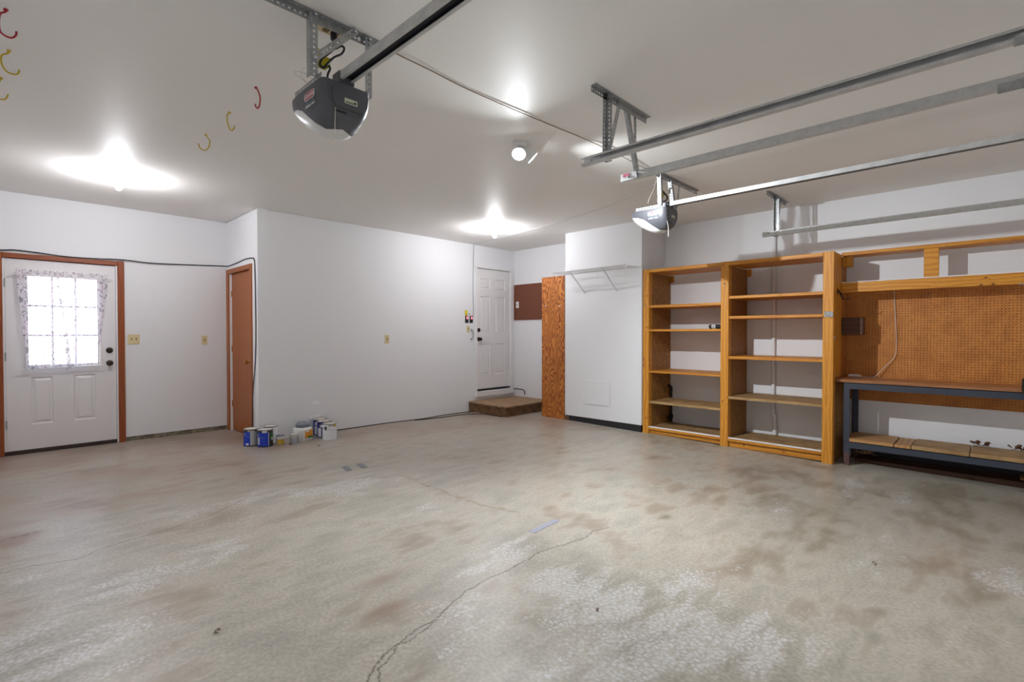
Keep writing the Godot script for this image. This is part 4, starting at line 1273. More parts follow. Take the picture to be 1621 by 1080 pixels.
	put("hanger", mb().angle((Vector3(4.585, 2.44, -2.275) - base), (Vector3(4.50, 2.735, -2.275) - base), X, -Z, 0.036), M.galv, c)
	put("brace", mb().strap((Vector3(4.60, 2.46, -2.262) - base), (Vector3(4.66, 2.735, -2.262) - base), Vector3(1, 0, 0), 0.032), M.galv, c)
	put("power_cord", mb().tube(curve([(Vector3(4.335, 2.64, -2.33) - base), (Vector3(4.396, 2.642, -2.33) - base), (Vector3(4.422, 2.617, -2.33) - base), (Vector3(4.49, 2.595, -2.33) - base), (Vector3(4.525, 2.583, -2.33) - base), (Vector3(4.544, 2.562, -2.33) - base), (Vector3(4.512, 2.531, -2.33) - base), (Vector3(4.44, 2.505, -2.33) - base)]), 0.0075, 8), M.cable_black, c, "black power cord")
	put("tag", mb().extrude(PackedVector2Array([Vector2(4.397, 2.594), Vector2(4.435, 2.615), Vector2(4.5, 2.63), Vector2(4.518, 2.594), Vector2(4.473, 2.55), Vector2(4.448, 2.538), Vector2(4.41, 2.554)]), 0.0015, Transform3D(Basis.IDENTITY, -base + Vector3(0, 0, -2.345))), M.yellow, c, "yellow paper tag")
	put("antenna_wire", mb().tube(curve([(Vector3(4.169, 2.443, -2.33) - base), (Vector3(4.204, 2.502, -2.33) - base), (Vector3(4.274, 2.593, -2.33) - base), (Vector3(4.322, 2.681, -2.33) - base), (Vector3(4.334, 2.73, -2.33) - base)]), 0.002, 6).tube(curve([(Vector3(4.169, 2.444, -2.33) - base), (Vector3(4.33, 2.434, -2.34) - base)]), 0.002, 6), M.cable_white, c)
	put("pull_cord", mb().tube(curve([(Vector3(4.346, 2.296, -2.232) - base), (Vector3(4.366, 2.262, -2.232) - base), (Vector3(4.372, 2.23, -2.232) - base), (Vector3(4.372, 2.15, -2.232) - base)]), 0.003, 6), M.cable_white, c)
	# outlet on the ceiling for the near opener
	var q := thing("ceiling_outlet", "ivory outlet box on the ceiling above the nearest opener", "outlet", Vector3(1.16, CEIL, -2.355))
	put("box", mb().box(Vector3(0, -0.012, 0), Vector3(0.15, 0.024, 0.06), 0.003), M.ivory, q)
	for x in [-0.035, 0.015]:
		put("socket", mb().box(Vector3(x, -0.025, 0.0), Vector3(0.03, 0.003, 0.026), 0.001), M.ivory_dark, q)


func track(called_label: String, x: float, z0: float, open: float, y: float) -> Node3D:
	var o := thing("door_track", called_label, "track", Vector3(x, y, z0), "garage door tracks")
	# a C of steel, its mouth towards OPEN
	var s := open
	var p := PackedVector2Array([Vector2(0, -0.025), Vector2(0.030 * s, -0.025), Vector2(0.034 * s, -0.020), Vector2(0.034 * s, -0.012), Vector2(0.032 * s, -0.012), Vector2(0.032 * s, -0.019), Vector2(0.029 * s, -0.023), Vector2(0.0022 * s, -0.023),
		Vector2(0.0022 * s, 0.023), Vector2(0.029 * s, 0.023), Vector2(0.032 * s, 0.019), Vector2(0.032 * s, 0.012), Vector2(0.034 * s, 0.012), Vector2(0.034 * s, 0.020), Vector2(0.030 * s, 0.025), Vector2(0, 0.025)])
	put("channel", mb().extrude(p, 0.84 - z0), M.track, o)
	for dz in [0.06, 0.135]:
		put("bolt", mb().lathe([Vector2(0, 0), Vector2(0.009, 0), Vector2(0.008, 0.005), Vector2(0, 0.006)], 8, Transform3D(TO_NX if open < 0.0 else TO_NX, Vector3(0.004 * s if open < 0.0 else -0.0005, 0.0, dz))), M.galv, o)
	return o


func tracks() -> void:
	var X := Vector3.RIGHT
	var Z := Vector3.BACK
	var Y := Vector3.UP
	var a := track("steel door track with its open side showing, next to the leaning steel strut", 2.615, -1.91, -1.0, 2.331)
	var base := Vector3(2.615, 2.331, -1.91)
	put("ceiling_angle", mb().angle((Vector3(2.50, CEIL - 0.004, -1.775) - base), (Vector3(3.15, CEIL - 0.004, -1.775) - base), -Y, Z, 0.036), M.galv, a)
	put("hanger", mb().angle((Vector3(2.66, 2.315, -1.775) - base), (Vector3(2.665, 2.735, -1.775) - base), -X, Z, 0.04), M.galv, a)
	put("brace", mb().strap((Vector3(2.675, 2.38, -1.765) - base), (Vector3(2.80, 2.735, -1.765) - base), X, 0.034), M.galv, a)
	put("splice_plate", mb().span(Vector3(-0.036, -0.044, 1.93), Vector3(-0.034, 0.0, 2.70), 0.0005), M.galv, a)
	var b := track("steel door track with a pink-stained end, held by the leaning strut", 3.065, -1.925, 1.0, 2.339)
	base = Vector3(3.065, 2.339, -1.925)
	put("hanger", mb().angle((Vector3(3.098, 2.325, -1.79) - base), (Vector3(2.955, 2.738, -1.79) - base), -X, -Z, 0.042), M.galv, b)
	put("brace", mb().strap((Vector3(3.045, 2.36, -1.80) - base), (Vector3(3.045, 2.738, -1.80) - base), X, 0.03), M.galv, b)
	put("stain", mb().box(Vector3(-0.0012, 0.012, 0.045), Vector3(0.0012, 0.02, 0.05), 0.0004), M.pink, b, "pink paint mark")
	put("splice_plate", mb().span(Vector3(-0.004, -0.044, 1.90), Vector3(-0.002, 0.0, 2.70), 0.0005), M.galv, b)
	var c := track("steel door track hanging in front of the wall above the workbench", 5.85, -1.885, 1.0, 2.331)
	base = Vector3(5.85, 2.331, -1.885)
	put("ceiling_angle", mb().angle((Vector3(5.62, CEIL - 0.004, -1.775) - base), (Vector3(6.29, CEIL - 0.004, -1.775) - base), -Y, Z, 0.036), M.galv, c)
	put("hanger", mb().angle((Vector3(5.895, 2.30, -1.775) - base), (Vector3(5.895, 2.735, -1.775) - base), -X, Z, 0.042), M.galv, c)
	put("brace", mb().strap((Vector3(5.93, 2.37, -1.768) - base), (Vector3(6.09, 2.735, -1.768) - base), X, 0.034), M.galv, c)


func lamps() -> void:
	var spots := [[0.815, -5.96, BULB, "bare bulb in a round white holder near the entry door"], [4.915, -5.135, BULB, "bare bulb in a round white holder in front of the house door"]]
	for s in spots:
		var o := thing("ceiling_light", s[3], "light", Vector3(s[0], CEIL, s[1]), "bare bulb ceiling lights")
		put("base", mb().lathe([Vector2(0, -0.022), Vector2(0.028, -0.022), Vector2(0.034, -0.016), Vector2(0.055, -0.012), Vector2(0.064, -0.004), Vector2(0.065, 0.0), Vector2(0, 0)], 28), M.porcelain, o)
		put("socket", mb().lathe([Vector2(0, -0.052), Vector2(0.019, -0.052), Vector2(0.024, -0.046), Vector2(0.026, -0.022), Vector2(0, -0.022)], 20), M.porcelain, o)
		bulb(o, Vector3(0, -0.05, 0), Basis.IDENTITY, s[2])
	# twin flood: one head looks towards the garage doors, the other at the pegboard
	var f := thing("flood_light", "bright twin-headed flood light in the middle of the ceiling", "light", Vector3(2.90, CEIL, -2.735))
	put("base", mb().lathe([Vector2(0, -0.026), Vector2(0.05, -0.026), Vector2(0.058, -0.02), Vector2(0.06, 0.0), Vector2(0, 0)], 28), M.porcelain, f)
	for e in [[Vector3(-0.81, 0, 0.586), 50.0, FLOOD_A, 69.0], [Vector3(0.80, 0, 0.60), 42.0, FLOOD_B, 62.0]]:
		var d: Vector3 = e[0]
		var tilt: float = deg_to_rad(e[1])
		var ax := (d.normalized() * cos(tilt) + Vector3.DOWN * sin(tilt)).normalized()
		var bs := Basis(Quaternion(Vector3.UP, ax))
		var at := Vector3(0, -0.05, 0) + d * 0.045
		put("arm", mb().tube([Vector3(0, -0.02, 0), Vector3(0, -0.05, 0) + d * 0.02, at], 0.011, 10), M.porcelain, f)
		put("head", mb().lathe([Vector2(0, -0.03), Vector2(0.024, -0.028), Vector2(0.028, -0.01), Vector2(0.03, 0.015), Vector2(0.052, 0.05), Vector2(0.056, 0.075), Vector2(0.052, 0.075), Vector2(0.048, 0.052), Vector2(0.0, 0.05)], 28, Transform3D(bs, at)), M.porcelain, f)
		put("lamp_face", mb().lathe([Vector2(0.051, 0.062), Vector2(0.046, 0.071), Vector2(0.03, 0.077), Vector2(0, 0.08)], 28, Transform3D(bs, at)), M.bulb, f, "lit lamp face")
		var l := SpotLight3D.new()
		l.position = at + ax * 0.088
		l.basis = Basis.looking_at(ax, Vector3.UP)
		l.light_energy = e[2]
		l.light_color = Color(0.955, 0.98, 1.0)
		l.light_size = 0.018
		l.spot_angle = e[3]
		l.spot_angle_attenuation = 0.85
		l.spot_range = 14.0
		l.spot_attenuation = 2.0
		l.shadow_enabled = true
		l.name = numbered(f, "flood_beam")
		f.add_child(l, true)


func bulb(o: Node3D, at: Vector3, basis: Basis, energy: float) -> void:
	var b := put("bulb", mb().lathe([Vector2(0, -0.095), Vector2(0.012, -0.093), Vector2(0.022, -0.086), Vector2(0.029, -0.073), Vector2(0.030, -0.060), Vector2(0.026, -0.043), Vector2(0.018, -0.026), Vector2(0.0135, -0.012), Vector2(0.013, 0.0)], 22, Transform3D(basis, at)), M.bulb, o, "lit bulb")
	var l := OmniLight3D.new()
	l.position = at + basis * Vector3(0, -0.062, 0)
	l.light_energy = energy
	l.light_color = Color(0.975, 0.98, 1.0)
	l.light_size = 0.028
	l.omni_range = 14.0
	l.omni_attenuation = 2.0
	l.shadow_enabled = true
	l.name = numbered(o, "bulb_light")
	o.add_child(l, true)


# ---------------------------------------------------------------- paint cans
func arc(r: float, y0: float, y1: float, a0: float, a1: float) -> MB:   # a label wrapped round a can, angles in degrees, 0 = +x, 90 = +z
	var b := mb().smooth(0)
	var n := maxi(4, int((a1 - a0) / 10.0))
	for i in n:
		var q := []
		for e in [[i, y0], [i + 1, y0], [i + 1, y1], [i, y1]]:
			var a := deg_to_rad(lerpf(a0, a1, float(e[0]) / n))
			q.append(Vector3(cos(a) * r, e[1], sin(a) * r))
		b.quad(q[3], q[2], q[1], q[0])
	return b


func can(called: String, label: String, x: float, z: float, r: float, h: float, body: Material, lid: Material, group := "") -> Node3D:
	var o := thing(called, label, "can", Vector3(x, fy(z), z), group)
	put("body", mb().lathe([Vector2(0, 0.0), Vector2(r, 0.0), Vector2(r * 1.015, 0.004), Vector2(r, 0.008), Vector2(r, h - 0.012), Vector2(r * 0.985, h - 0.01)], 36), body, o)
	put("rim", mb().lathe([Vector2(r * 0.985, h - 0.012), Vector2(r * 1.02, h - 0.008), Vector2(r * 1.02, h - 0.002), Vector2(r * 0.98, h), Vector2(r * 0.90, h - 0.001), Vector2(r * 0.89, h - 0.007)], 36), M.can_steel, o)
	put("lid", mb().lathe([Vector2(r * 0.9, h - 0.006), Vector2(r * 0.86, h - 0.0015), Vector2(r * 0.80, h - 0.0015), Vector2(r * 0.77, h - 0.006), Vector2(0, h - 0.006)], 36), lid, o)
	return o


func bail(o: Node3D, r: float, h: float, turn: float, up: float) -> void:   # the wire handle
	var pts := []
	for i in 17:
		var a := PI * i / 16.0
		var p := Vector3(cos(a) * (r + 0.006), h * 0.72 + sin(a) * r * 1.1 * up, sin(a) * r * 1.1 * sqrt(maxf(0.0, 1.0 - up * up)))
		pts.append(p.rotated(Vector3.UP, turn))
	put("handle", mb().tube(pts, 0.0019, 6), M.can_steel, o)
	for s in [1.0, -1.0]:
		put("handle_ear", mb().lathe([Vector2(0, 0), Vector2(0.012, 0), Vector2(0.009, 0.006), Vector2(0, 0.008)], 12, Transform3D(Basis(Vector3.FORWARD, PI / 2 * s), Vector3(s * (r - 0.001), h * 0.72, 0)).rotated(Vector3.UP, turn)), M.can_steel, o)


func paint_cans() -> void:
	# 90 degrees on a can faces the garage doors; the camera looks at about 110
	var a := can("paint_can", "dark blue paint can with a white text panel, nearest the closet door", 2.04, -6.19, 0.0825, 0.195, M.label_dark, M.paint_crust)
	put("label", arc(0.0832, 0.01, 0.165, 118, 175), M.blue, a, "blue label")
	put("text_panel", arc(0.0834, 0.012, 0.17, 62, 117), M.label_grey, a, "white text panel")
	put("bar_code", arc(0.0838, 0.016, 0.038, 128, 150), M.label_white, a)
	put("paint_drip", arc(0.0838, 0.165, 0.182, 85, 135), M.paint_crust, a)
	bail(a, 0.0825, 0.195, 0.35, -0.6)
	var b := can("paint_can", "bright blue paint can with a flared white stripe, in front of the other cans", 2.135, -6.035, 0.0825, 0.195, M.label_dark, M.paint_crust)
	put("label", arc(0.0832, 0.01, 0.165, 84, 178), M.blue, b, "bright blue label")
	put("stripe", arc(0.0834, 0.01, 0.168, 80, 84), M.label_white, b)
	put("picture", arc(0.0834, 0.09, 0.15, 40, 66), M.label_green, b, "green picture")
	put("print", arc(0.0838, 0.075, 0.10, 42, 60), M.label_white, b)
	put("text_panel", arc(0.0834, 0.03, 0.11, 150, 172), M.label_grey, b)
	put("paint_drip", arc(0.0838, 0.163, 0.184, 95, 130), M.label_white, b)
	bail(b, 0.0825, 0.195, 0.2, -0.5)
	var c := can("paint_can", "white paint can with an open paint-crusted top behind the blue cans", 2.262, -6.212, 0.083, 0.195, M.label_white, M.paint_crust)
	bail(c, 0.083, 0.195, 0.1, -0.7)
	# glass jar
	var j := thing("glass_jar", "small jar with a gold label and metal lid beside the bright blue can", "jar", Vector3(2.285, fy(-6), -5.985))
	put("glass", mb().lathe([Vector2(0, 0), Vector2(0.045, 0), Vector2(0.05, 0.006), Vector2(0.05, 0.085), Vector2(0.04, 0.098)], 28), M.label_grey, j)
	put("label", arc(0.0505, 0.008, 0.068, 60, 150), M.gold, j, "gold label")
	put("lid", mb().lathe([Vector2(0.042, 0.094), Vector2(0.045, 0.096), Vector2(0.045, 0.112), Vector2(0.042, 0.114), Vector2(0, 0.112)], 28), M.can_steel, j)
	# small silver tin
	var t := can("paint_tin", "small silver tin with drips, in front of the white tub", 2.425, -5.93, 0.051, 0.112, M.can_steel, M.paint_crust)
	put("paint_drip", arc(0.0516, 0.082, 0.108, 30, 170), M.paint_crust, t)
	# white tub
	var u := thing("paint_tub", "square white tub with a grey screw lid and an orange and green label", "tub", Vector3(2.59, fy(-6), -6.085), "", 0.32)
	put("body", mb().lathe([Vector2(0, 0), Vector2(0.086, 0), Vector2(0.09, 0.006), Vector2(0.09, 0.12), Vector2(0.088, 0.138), Vector2(0.076, 0.152)], 44, Transform3D.IDENTITY, 5.0), M.white_plastic, u)
	put("shoulder", mb().lathe([Vector2(0.078, 0.15), Vector2(0.080, 0.16), Vector2(0.076, 0.172), Vector2(0.068, 0.178)], 36), M.grey_lid, u)
	put("screw_lid", mb().lathe([Vector2(0.068, 0.176), Vector2(0.084, 0.178), Vector2(0.084, 0.190), Vector2(0.07, 0.193), Vector2(0.066, 0.206), Vector2(0.060, 0.212), Vector2(0.05, 0.207), Vector2(0, 0.206)], 36), M.grey_lid, u)
	put("label", mb().box(Vector3(0.012, 0.072, 0.0915), Vector3(0.115, 0.095, 0.002), 0.0005), M.label_orange, u, "orange label")
	put("label_band", mb().box(Vector3(0.03, 0.036, 0.093), Vector3(0.075, 0.022, 0.0015), 0.0005), M.label_green, u, "green band")
	put("label_panel", mb().box(Vector3(-0.01, 0.108, 0.093), Vector3(0.05, 0.02, 0.0015), 0.0005), M.label_white, u)
	# three cans by the wall
	var d := can("paint_can", "dark blue paint can against the wall, hindmost of the three together", 2.875, -6.232, 0.083, 0.2, M.blue_dark, M.paint_crust)
	put("text_panel", arc(0.0836, 0.012, 0.12, 130, 165), M.label_grey, d)
	put("print", arc(0.0836, 0.13, 0.17, 135, 155), M.label_white, d)
	bail(d, 0.083, 0.2, 0.3, 0.95)
	var e := can("paint_can", "blue paint can standing between the white can and the hindmost blue one", 2.845, -6.055, 0.083, 0.2, M.blue_dark, M.paint_crust)
	put("text_panel", arc(0.0836, 0.012, 0.12, 138, 172), M.label_white, e)
	put("print", arc(0.0836, 0.13, 0.16, 128, 150), M.label_white, e)
	bail(e, 0.083, 0.2, 0.5, 0.9)
	var g := can("paint_can", "white paint can with yellow drips, in front of the two blue cans by the wall", 2.83, -5.872, 0.083, 0.195, M.label_white, M.paint_crust)
	put("paint_drip", arc(0.0836, 0.155, 0.183, 55, 82), M.gold, g, "yellow drips")
	put("paint_drip", arc(0.0836, 0.162, 0.184, 82, 125), M.paint_crust, g)
	put("badge", arc(0.0836, 0.12, 0.165, 140, 158), M.label_dark, g)
	bail(g, 0.083, 0.195, 0.2, -0.2)


# ---------------------------------------------------------------- hooks, plates, wall controls
func hooks_and_plates() -> void:
	var shapes := [
		[0.045, -3.29, M.hook_red, "red", [[0.0, 0.0], [-0.002, -0.014], [-0.02, -0.034], [-0.022, -0.097], [-0.011, -0.119], [0.015, -0.125], [0.031, -0.108], [0.034, -0.088]], "large red vinyl-coated ceiling hook near the frame edge"],
		[0.06, -3.756, M.hook_yellow, "yellow", [[0.0, 0.0], [-0.004, -0.017], [-0.026, -0.036], [-0.028, -0.075], [-0.011, -0.112], [0.019, -0.119], [0.035, -0.107], [0.038, -0.089]], "whole yellow ceiling hook behind the large red one"],
		[0.033, -4.187, M.hook_yellow, "yellow", [[0.0, 0.0], [-0.008, -0.03], [-0.024, -0.064], [-0.023, -0.11], [-0.006, -0.126], [0.017, -0.119], [0.029, -0.089]], "yellow ceiling hook cut off by the frame edge"],
		[1.11, -3.245, M.hook_red, "red", [[0.0, 0.0], [0.014, -0.022], [0.024, -0.058], [0.019, -0.104], [0.009, -0.124], [-0.002, -0.116], [-0.004, -0.102]], "small red ceiling hook in the row beside the nearest opener"],
		[1.11, -3.735, M.hook_yellow, "yellow", [[0.0, 0.0], [-0.016, -0.028], [-0.014, -0.066], [-0.004, -0.107], [0.01, -0.119], [0.026, -0.103], [0.028, -0.084]], "yellow ceiling hook between the small red one and the last yellow one"],
		[1.108, -4.28, M.hook_yellow, "yellow", [[0.0, 0.0], [0.008, -0.016], [0.026, -0.042], [0.021, -0.086], [-0.004, -0.119], [-0.036, -0.113], [-0.049, -0.08]], "yellow ceiling hook furthest from the camera in its row"]]
	for s in shapes:
		var o := thing("ceiling_hook", s[5], "hook", Vector3(s[0], CEIL, s[1]), "vinyl-coated ceiling hooks")
		var pts := []
		var raw: Array = s[4]
		for i in raw.size() - 1:   # rounded through its corners
			for k in 4:
				var t := k / 4.0
				var p0: Array = raw[maxi(0, i - 1)]
				var p1: Array = raw[i]
				var p2: Array = raw[i + 1]
				var p3: Array = raw[mini(raw.size() - 1, i + 2)]
				pts.append(Vector3(cubic_interpolate(p1[0], p2[0], p0[0], p3[0], t), cubic_interpolate(p1[1], p2[1], p0[1], p3[1], t), 0))
		var last: Array = raw[raw.size() - 1]
		pts.append(Vector3(last[0], last[1], 0))
		put("hook", mb().tube(pts, 0.0042, 10), s[2], o)
		put("collar", mb().lathe([Vector2(0, -0.008), Vector2(0.008, -0.008), Vector2(0.009, 0.0), Vector2(0, 0)], 12), s[2], o)
	plate("light_switch", Vector3(1.148, 1.182, ZL), 0.0, 2, "ivory double switch plate beside the entry door", 0.117, 0.118, M.ivory)
	plate("light_switch", Vector3(1.895, 1.166, ZL), 0.0, 1, "ivory single switch plate between the entry door and the closet door", 0.068, 0.116, M.ivory)
	plate("light_switch", Vector3(3.916, 1.171, ZM), 0.0, 1, "ivory single switch plate alone on the long middle wall", 0.072, 0.122, M.ivory)
	plate("light_switch", Vector3(5.452, 1.324, ZM), 0.0, 1, "ivory switch plate under the two black wall controls", 0.066, 0.112, M.ivory)
	for q in [[5.416, "black wall control with a glowing pink button, under the yellow tag"], [5.513, "black wall control with a glowing pink button, nearer the house door"]]:
		var o := thing("wall_control", q[1], "control", Vector3(q[0], 1.488, ZM), "lit wall controls")
		put("body", mb().box(Vector3(0, 0, 0.009), Vector3(0.066, 0.118, 0.018), 0.006), M.black, o)
		put("button", mb().box(Vector3(0.002, 0.024, 0.019), Vector3(0.036, 0.042, 0.004), 0.0015), M.lit_red, o, "glowing pink button")
		for x in [-0.016, 0.016]:
			put("button", mb().box(Vector3(x, -0.022, 0.019), Vector3(0.018, 0.022, 0.003), 0.001), M.bronze, o)
	var y := thing("yellow_tag", "small yellow tag on the wall above a black control", "tag", Vector3(5.41, 1.594, ZM))
	put("card", mb().box(Vector3(0, 0, 0.0015), Vector3(0.056, 0.09, 0.003), 0.001), M.yellow, y)
	put("print", mb().box(Vector3(-0.004, -0.022, 0.0032), Vector3(0.034, 0.008, 0.0008)), M.ivory_dark, y)
	tag(put("cable_clip", mb().box(Vector3(5.472, 1.578, ZM + 0.006), Vector3(0.022, 0.014, 0.012), 0.003), M.bronze), "tiny brown clip on the wall beside the yellow tag", "clip")
	var g := thing("grab_handle", "grey metal grab handle on the wall beside the house door", "handle", Vector3(5.52, 1.238, ZM))
	put("grip", mb().tube([Vector3(0, 0.076, 0.004), Vector3(0.004, 0.07, 0.03), Vector3(0.008, 0.04, 0.042), Vector3(0.01, 0.0, 0.045), Vector3(0.008, -0.04, 0.042), Vector3(0.002, -0.07, 0.03), Vector3(-0.006, -0.076, 0.004)], 0.008, 10), M.galv, g)
	for yy in [0.078, -0.078]:
		put("foot", mb().box(Vector3(-0.002, yy, 0.003), Vector3(0.026, 0.03, 0.006), 0.002), M.galv, g)


func cable_thing(called: String, label: String, pts: Array, r: float, m: Material) -> Node3D:
	var o := thing(called, label, "cable", pts[0])
	var q := []
	for i in pts.size() - 1:
		for k in 4:
			var t := k / 4.0
			var p0: Vector3 = pts[maxi(0, i - 1)]
			var p1: Vector3 = pts[i]
			var p2: Vector3 = pts[i + 1]
			var p3: Vector3 = pts[mini(pts.size() - 1, i + 2)]
			q.append(p1.cubic_interpolate(p2, p0, p3, t) - pts[0])
	q.append(pts[pts.size() - 1] - pts[0])
	put("cable", mb().tube(q, r, 8), m, o)
	return o


func staple(o: Node3D, at: Vector3, along: Vector3) -> void:
	put("staple", mb().box(at - o.position, Vector3(0.012, 0.012, 0.012), 0.003), M.cable_black, o)


func cables() -> void:
	var z := ZL + 0.026
	var a := cable_thing("wall_cable", "black cable sagging along the far wall and down beside the closet door", [Vector3(-0.3, 2.10, z), Vector3(0.033, 2.117, z), Vector3(0.14, 2.13, z), Vector3(0.32, 2.122, z), Vector3(0.53, 2.105, z), Vector3(0.78, 2.108, z), Vector3(1.043, 2.122, z), Vector3(1.33, 2.111, z), Vector3(1.734, 2.131, ZL + 0.008), Vector3(2.06, 2.150, ZL + 0.008), Vector3(2.15, 2.153, ZL + 0.008),
		Vector3(XL - 0.007, 2.150, -7.39), Vector3(XL - 0.007, 2.156, -7.062), Vector3(XL - 0.007, 2.175, -6.71), Vector3(XL - 0.007, 2.165, -6.5), Vector3(XL - 0.007, 2.147, -6.43), Vector3(XL - 0.007, 2.06, -6.40), Vector3(XL - 0.007, 1.7, -6.385), Vector3(XL - 0.007, 1.25, -6.38), Vector3(XL - 0.007, 0.9, -6.41), Vector3(XL - 0.02, 0.5, -6.46), Vector3(XL - 0.02, 0.1, -6.48), Vector3(XL - 0.02, -0.028, -6.44)], 0.0062, M.cable_black)
	for p in [Vector3(1.043, 2.122, ZL + 0.02), Vector3(1.734, 2.131, ZL + 0.008), Vector3(2.06, 2.150, ZL + 0.008), Vector3(XL - 0.007, 2.156, -7.062), Vector3(XL - 0.007, 2.147, -6.43), Vector3(XL - 0.007, 1.7, -6.385), Vector3(XL - 0.007, 0.9, -6.41)]:
		staple(a, p, Vector3.UP)
	cable_thing("bell_wire", "thin wire running down the wall from the ceiling to the black wall controls", [Vector3(5.576, 2.738, ZM + 0.005), Vector3(5.564, 2.45, ZM + 0.006), Vector3(5.556, 2.076, ZM + 0.007), Vector3(5.562, 1.76, ZM + 0.006), Vector3(5.562, 1.6, ZM + 0.006), Vector3(5.55, 1.52, ZM + 0.006)], 0.003, M.iron)
	cable_thing("ceiling_wire", "thin wire stapled across the ceiling between the two openers", [Vector3(1.42, CEIL - 0.004, -2.31), Vector3(1.52, CEIL - 0.006, -2.316), Vector3(1.71, CEIL - 0.008, -2.318), Vector3(2.01, CEIL - 0.004, -2.341), Vector3(2.44, CEIL - 0.006, -2.329), Vector3(2.82, CEIL - 0.006, -2.31), Vector3(3.10, CEIL - 0.004, -2.298), Vector3(3.5, CEIL - 0.012, -2.28), Vector3(4.3, CEIL - 0.004, -2.32)], 0.0028, M.ivory_dark)
	cable_thing("ceiling_wire", "thin wire stapled along the ceiling from the house door to the far opener", [Vector3(5.576, CEIL - 0.004, -6.32), Vector3(5.44, CEIL - 0.004, -5.45), Vector3(5.30, CEIL - 0.005, -4.56), Vector3(5.12, CEIL - 0.004, -3.79), Vector3(4.93, CEIL - 0.006, -3.12), Vector3(4.66, CEIL - 0.004, -2.58), Vector3(4.45, CEIL - 0.004, -2.37)], 0.003, M.label_grey)
	cable_thing("floor_cable", "black cord lying along the foot of the middle wall, nearest the wall", [Vector3(3.0, fy(-6) + 0.006, -6.31), Vector3(3.4, fy(-6) + 0.006, -6.30), Vector3(4.0, fy(-6) + 0.006, -6.29), Vector3(4.5, fy(-6) + 0.006, -6.22), Vector3(4.9, fy(-6) + 0.006, -6.27), Vector3(5.3, fy(-6) + 0.006, -6.24), Vector3(5.45, fy(-6) + 0.006, -6.2)], 0.006, M.cable_black)
	cable_thing("floor_cable", "second black cord that curves past the corner of the box step", [Vector3(4.3, fy(-6) + 0.006, -6.20), Vector3(4.7, fy(-6) + 0.006, -6.12), Vector3(5.1, fy(-6) + 0.006, -6.1), Vector3(5.38, fy(-6) + 0.006, -5.95), Vector3(5.41, fy(-6) + 0.006, -5.6), Vector3(5.43, fy(-6) + 0.006, -5.5)], 0.006, M.cable_black)
	cable_thing("stub_cable", "short black cable stub bending down the wall above the box step", [Vector3(6.50, 0.25, ZM + 0.025), Vector3(6.54, 0.262, -6.28), Vector3(XW - 0.012, 0.255, -6.2), Vector3(XW - 0.012, 0.252, -6.11), Vector3(XW - 0.012, 0.23, -6.07), Vector3(XW - 0.012, 0.164, -6.066)], 0.007, M.cable_black)


# ---------------------------------------------------------------- litter and tape
func curled(w: float, l: float, sd: int) -> MB:
	var r := RandomNumberGenerator.new()
	r.seed = sd
	var b := mb().smooth(0)
	var bend := r.randf_range(0.6, 1.6)
	var P := []
	for i in 7:
		var t := i / 6.0
		var half := w * 0.5 * sin(PI * clampf(t * 0.96 + 0.02, 0, 1)) * (1.0 + 0.35 * sin(t * 19.0))
		var y := sin(t * bend * 1.6) * l * 0.28
		P.append([Vector3(-half, y + half * 0.7, t * l), Vector3(0, y, t * l), Vector3(half, y + half * 0.5, t * l)])
	for i in 6:
		for k in 2:
			b.quad(P[i][k], P[i + 1][k], P[i + 1][k + 1], P[i][k + 1])
	return b


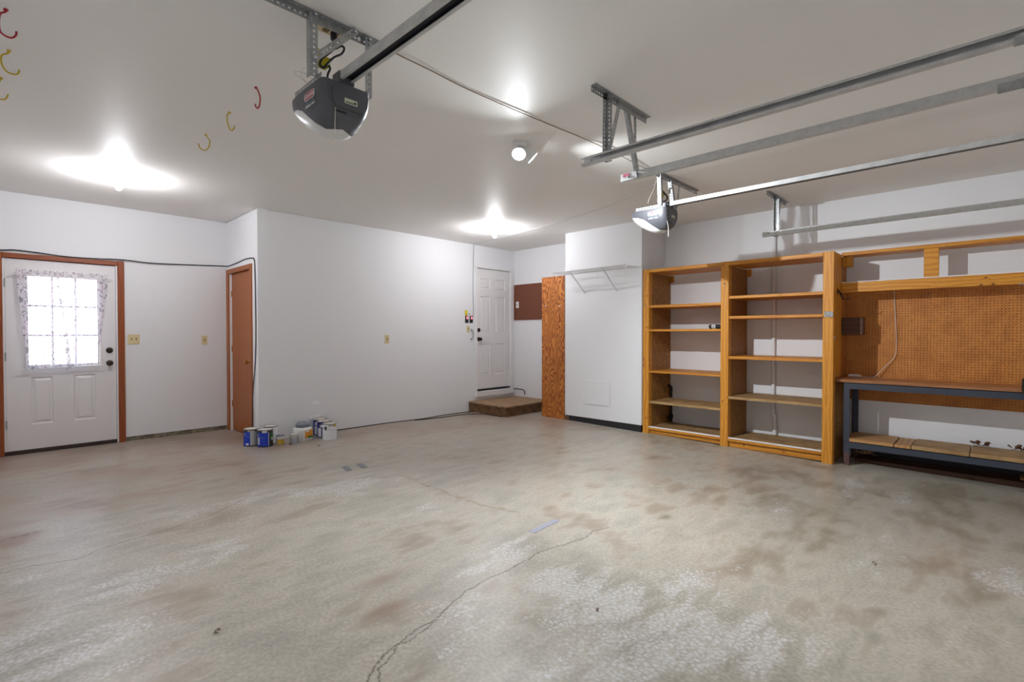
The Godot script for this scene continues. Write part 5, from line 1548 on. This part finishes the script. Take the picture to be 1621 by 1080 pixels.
func small_things() -> void:
	for q in [[2.322, -4.47, 0.06, 0.17, -1.78, M.tape, "short strip of grey tape on the floor, further from the wall of cans"], [2.478, -4.465, 0.06, 0.17, -1.76, M.tape, "short strip of grey tape on the floor, beside a matching strip"], [2.62, -2.24, 0.045, 0.29, 0.06, M.tape_pale, "long pale strip of tape on the bare middle of the floor"]]:
		var t: MeshInstance3D = put("tape_strip", mb().box(Vector3.ZERO, Vector3(q[3], 0.0012, q[2]), 0.0003), q[5])
		t.position = Vector3(q[0], fy(q[1]) + 0.0016, q[1])
		t.rotation = Vector3(0, q[4], 0)
		if q[1] > -4.7:
			t.rotation.x = 0.0155
		tag(t, q[6], "tape", "tape strips on the floor")
	var leaves := [[0.66, -2.485, 0.02, 0.03, "brown scrap of leaf on the open floor near the camera"], [2.54, -5.56, 0.025, 0.035, "brown leaf scrap on the floor in front of the white paint can"], [2.35, -5.86, 0.03, 0.04, "dark leaf scrap on the floor in front of the small jar"], [3.6, -0.52, 0.012, 0.045, "thin brown twig scrap on the dark floor towards the workbench"], [2.02, -1.4, 0.014, 0.025, "tiny dark crumb on the white crusted patch of floor"]]
	for i in leaves.size():
		var q: Array = leaves[i]
		var l := put("leaf_scrap", curled(q[2], q[3], 100 + i), M.leaf)
		l.position = Vector3(q[0], fy(q[1]) + 0.001, q[1])
		l.rotation.y = i * 1.3 + 0.6
		tag(l, q[4], "leaf", "leaf scraps on the floor")
	for q in [[6.43, 0.187, -0.12, 9, "dried oak-like leaf sprig on the lower bench boards, under the pegboard middle"], [6.43, 0.187, 0.13, 7, "second dried leaf sprig on the lower bench boards, under the vise"]]:
		var o := thing("leaf_sprig", q[4], "leaves", Vector3(q[0], q[1], q[2]), "dried leaf sprigs on the bench boards")
		put("twig", mb().tube([Vector3(0, 0.003, -0.06), Vector3(0, 0.02, -0.02), Vector3(0, 0.012, 0.05)], 0.002, 6), M.dark_wood, o)
		for i in q[3]:
			var l := put("leaf", curled(0.035, 0.05, 200 + i), M.leaf, o)
			l.position = Vector3(rng.randf_range(-0.03, 0.03), 0.004 + rng.randf() * 0.018, -0.05 + 0.012 * i)
			l.rotation = Vector3(rng.randf_range(-0.7, 0.1), rng.randf() * TAU, rng.randf_range(-0.5, 0.5))
	var s := thing("straw_wisp", "wisp of yellow straw caught under the lower bench rail", "straw", Vector3(6.2, 0.0, -1.0))
	for i in 9:
		var a := Vector3(rng.randf_range(-0.03, 0.03), 0.06 + rng.randf_range(-0.02, 0.02), -0.06 + 0.013 * i)
		put("stalk", mb().tube([a, a + Vector3(rng.randf_range(-0.02, 0.02), -0.03, rng.randf_range(-0.03, 0.05)), a + Vector3(rng.randf_range(-0.03, 0.03), rng.randf_range(-0.05, -0.02), 0.06)], 0.0022, 5), M.old_board, s)
	tag(put("wood_scrap", mb().box(Vector3(6.42, fy(0.16) + 0.07, 0.19), Vector3(0.16, 0.02, 0.12), 0.003, Transform3D(Basis.IDENTITY, Vector3.ZERO)).box(Vector3(6.46, fy(0.16) + 0.03, 0.19), Vector3(0.04, 0.06, 0.1), 0.003), M.old_board), "pale wood scrap on the floor under the bench end", "scrap")
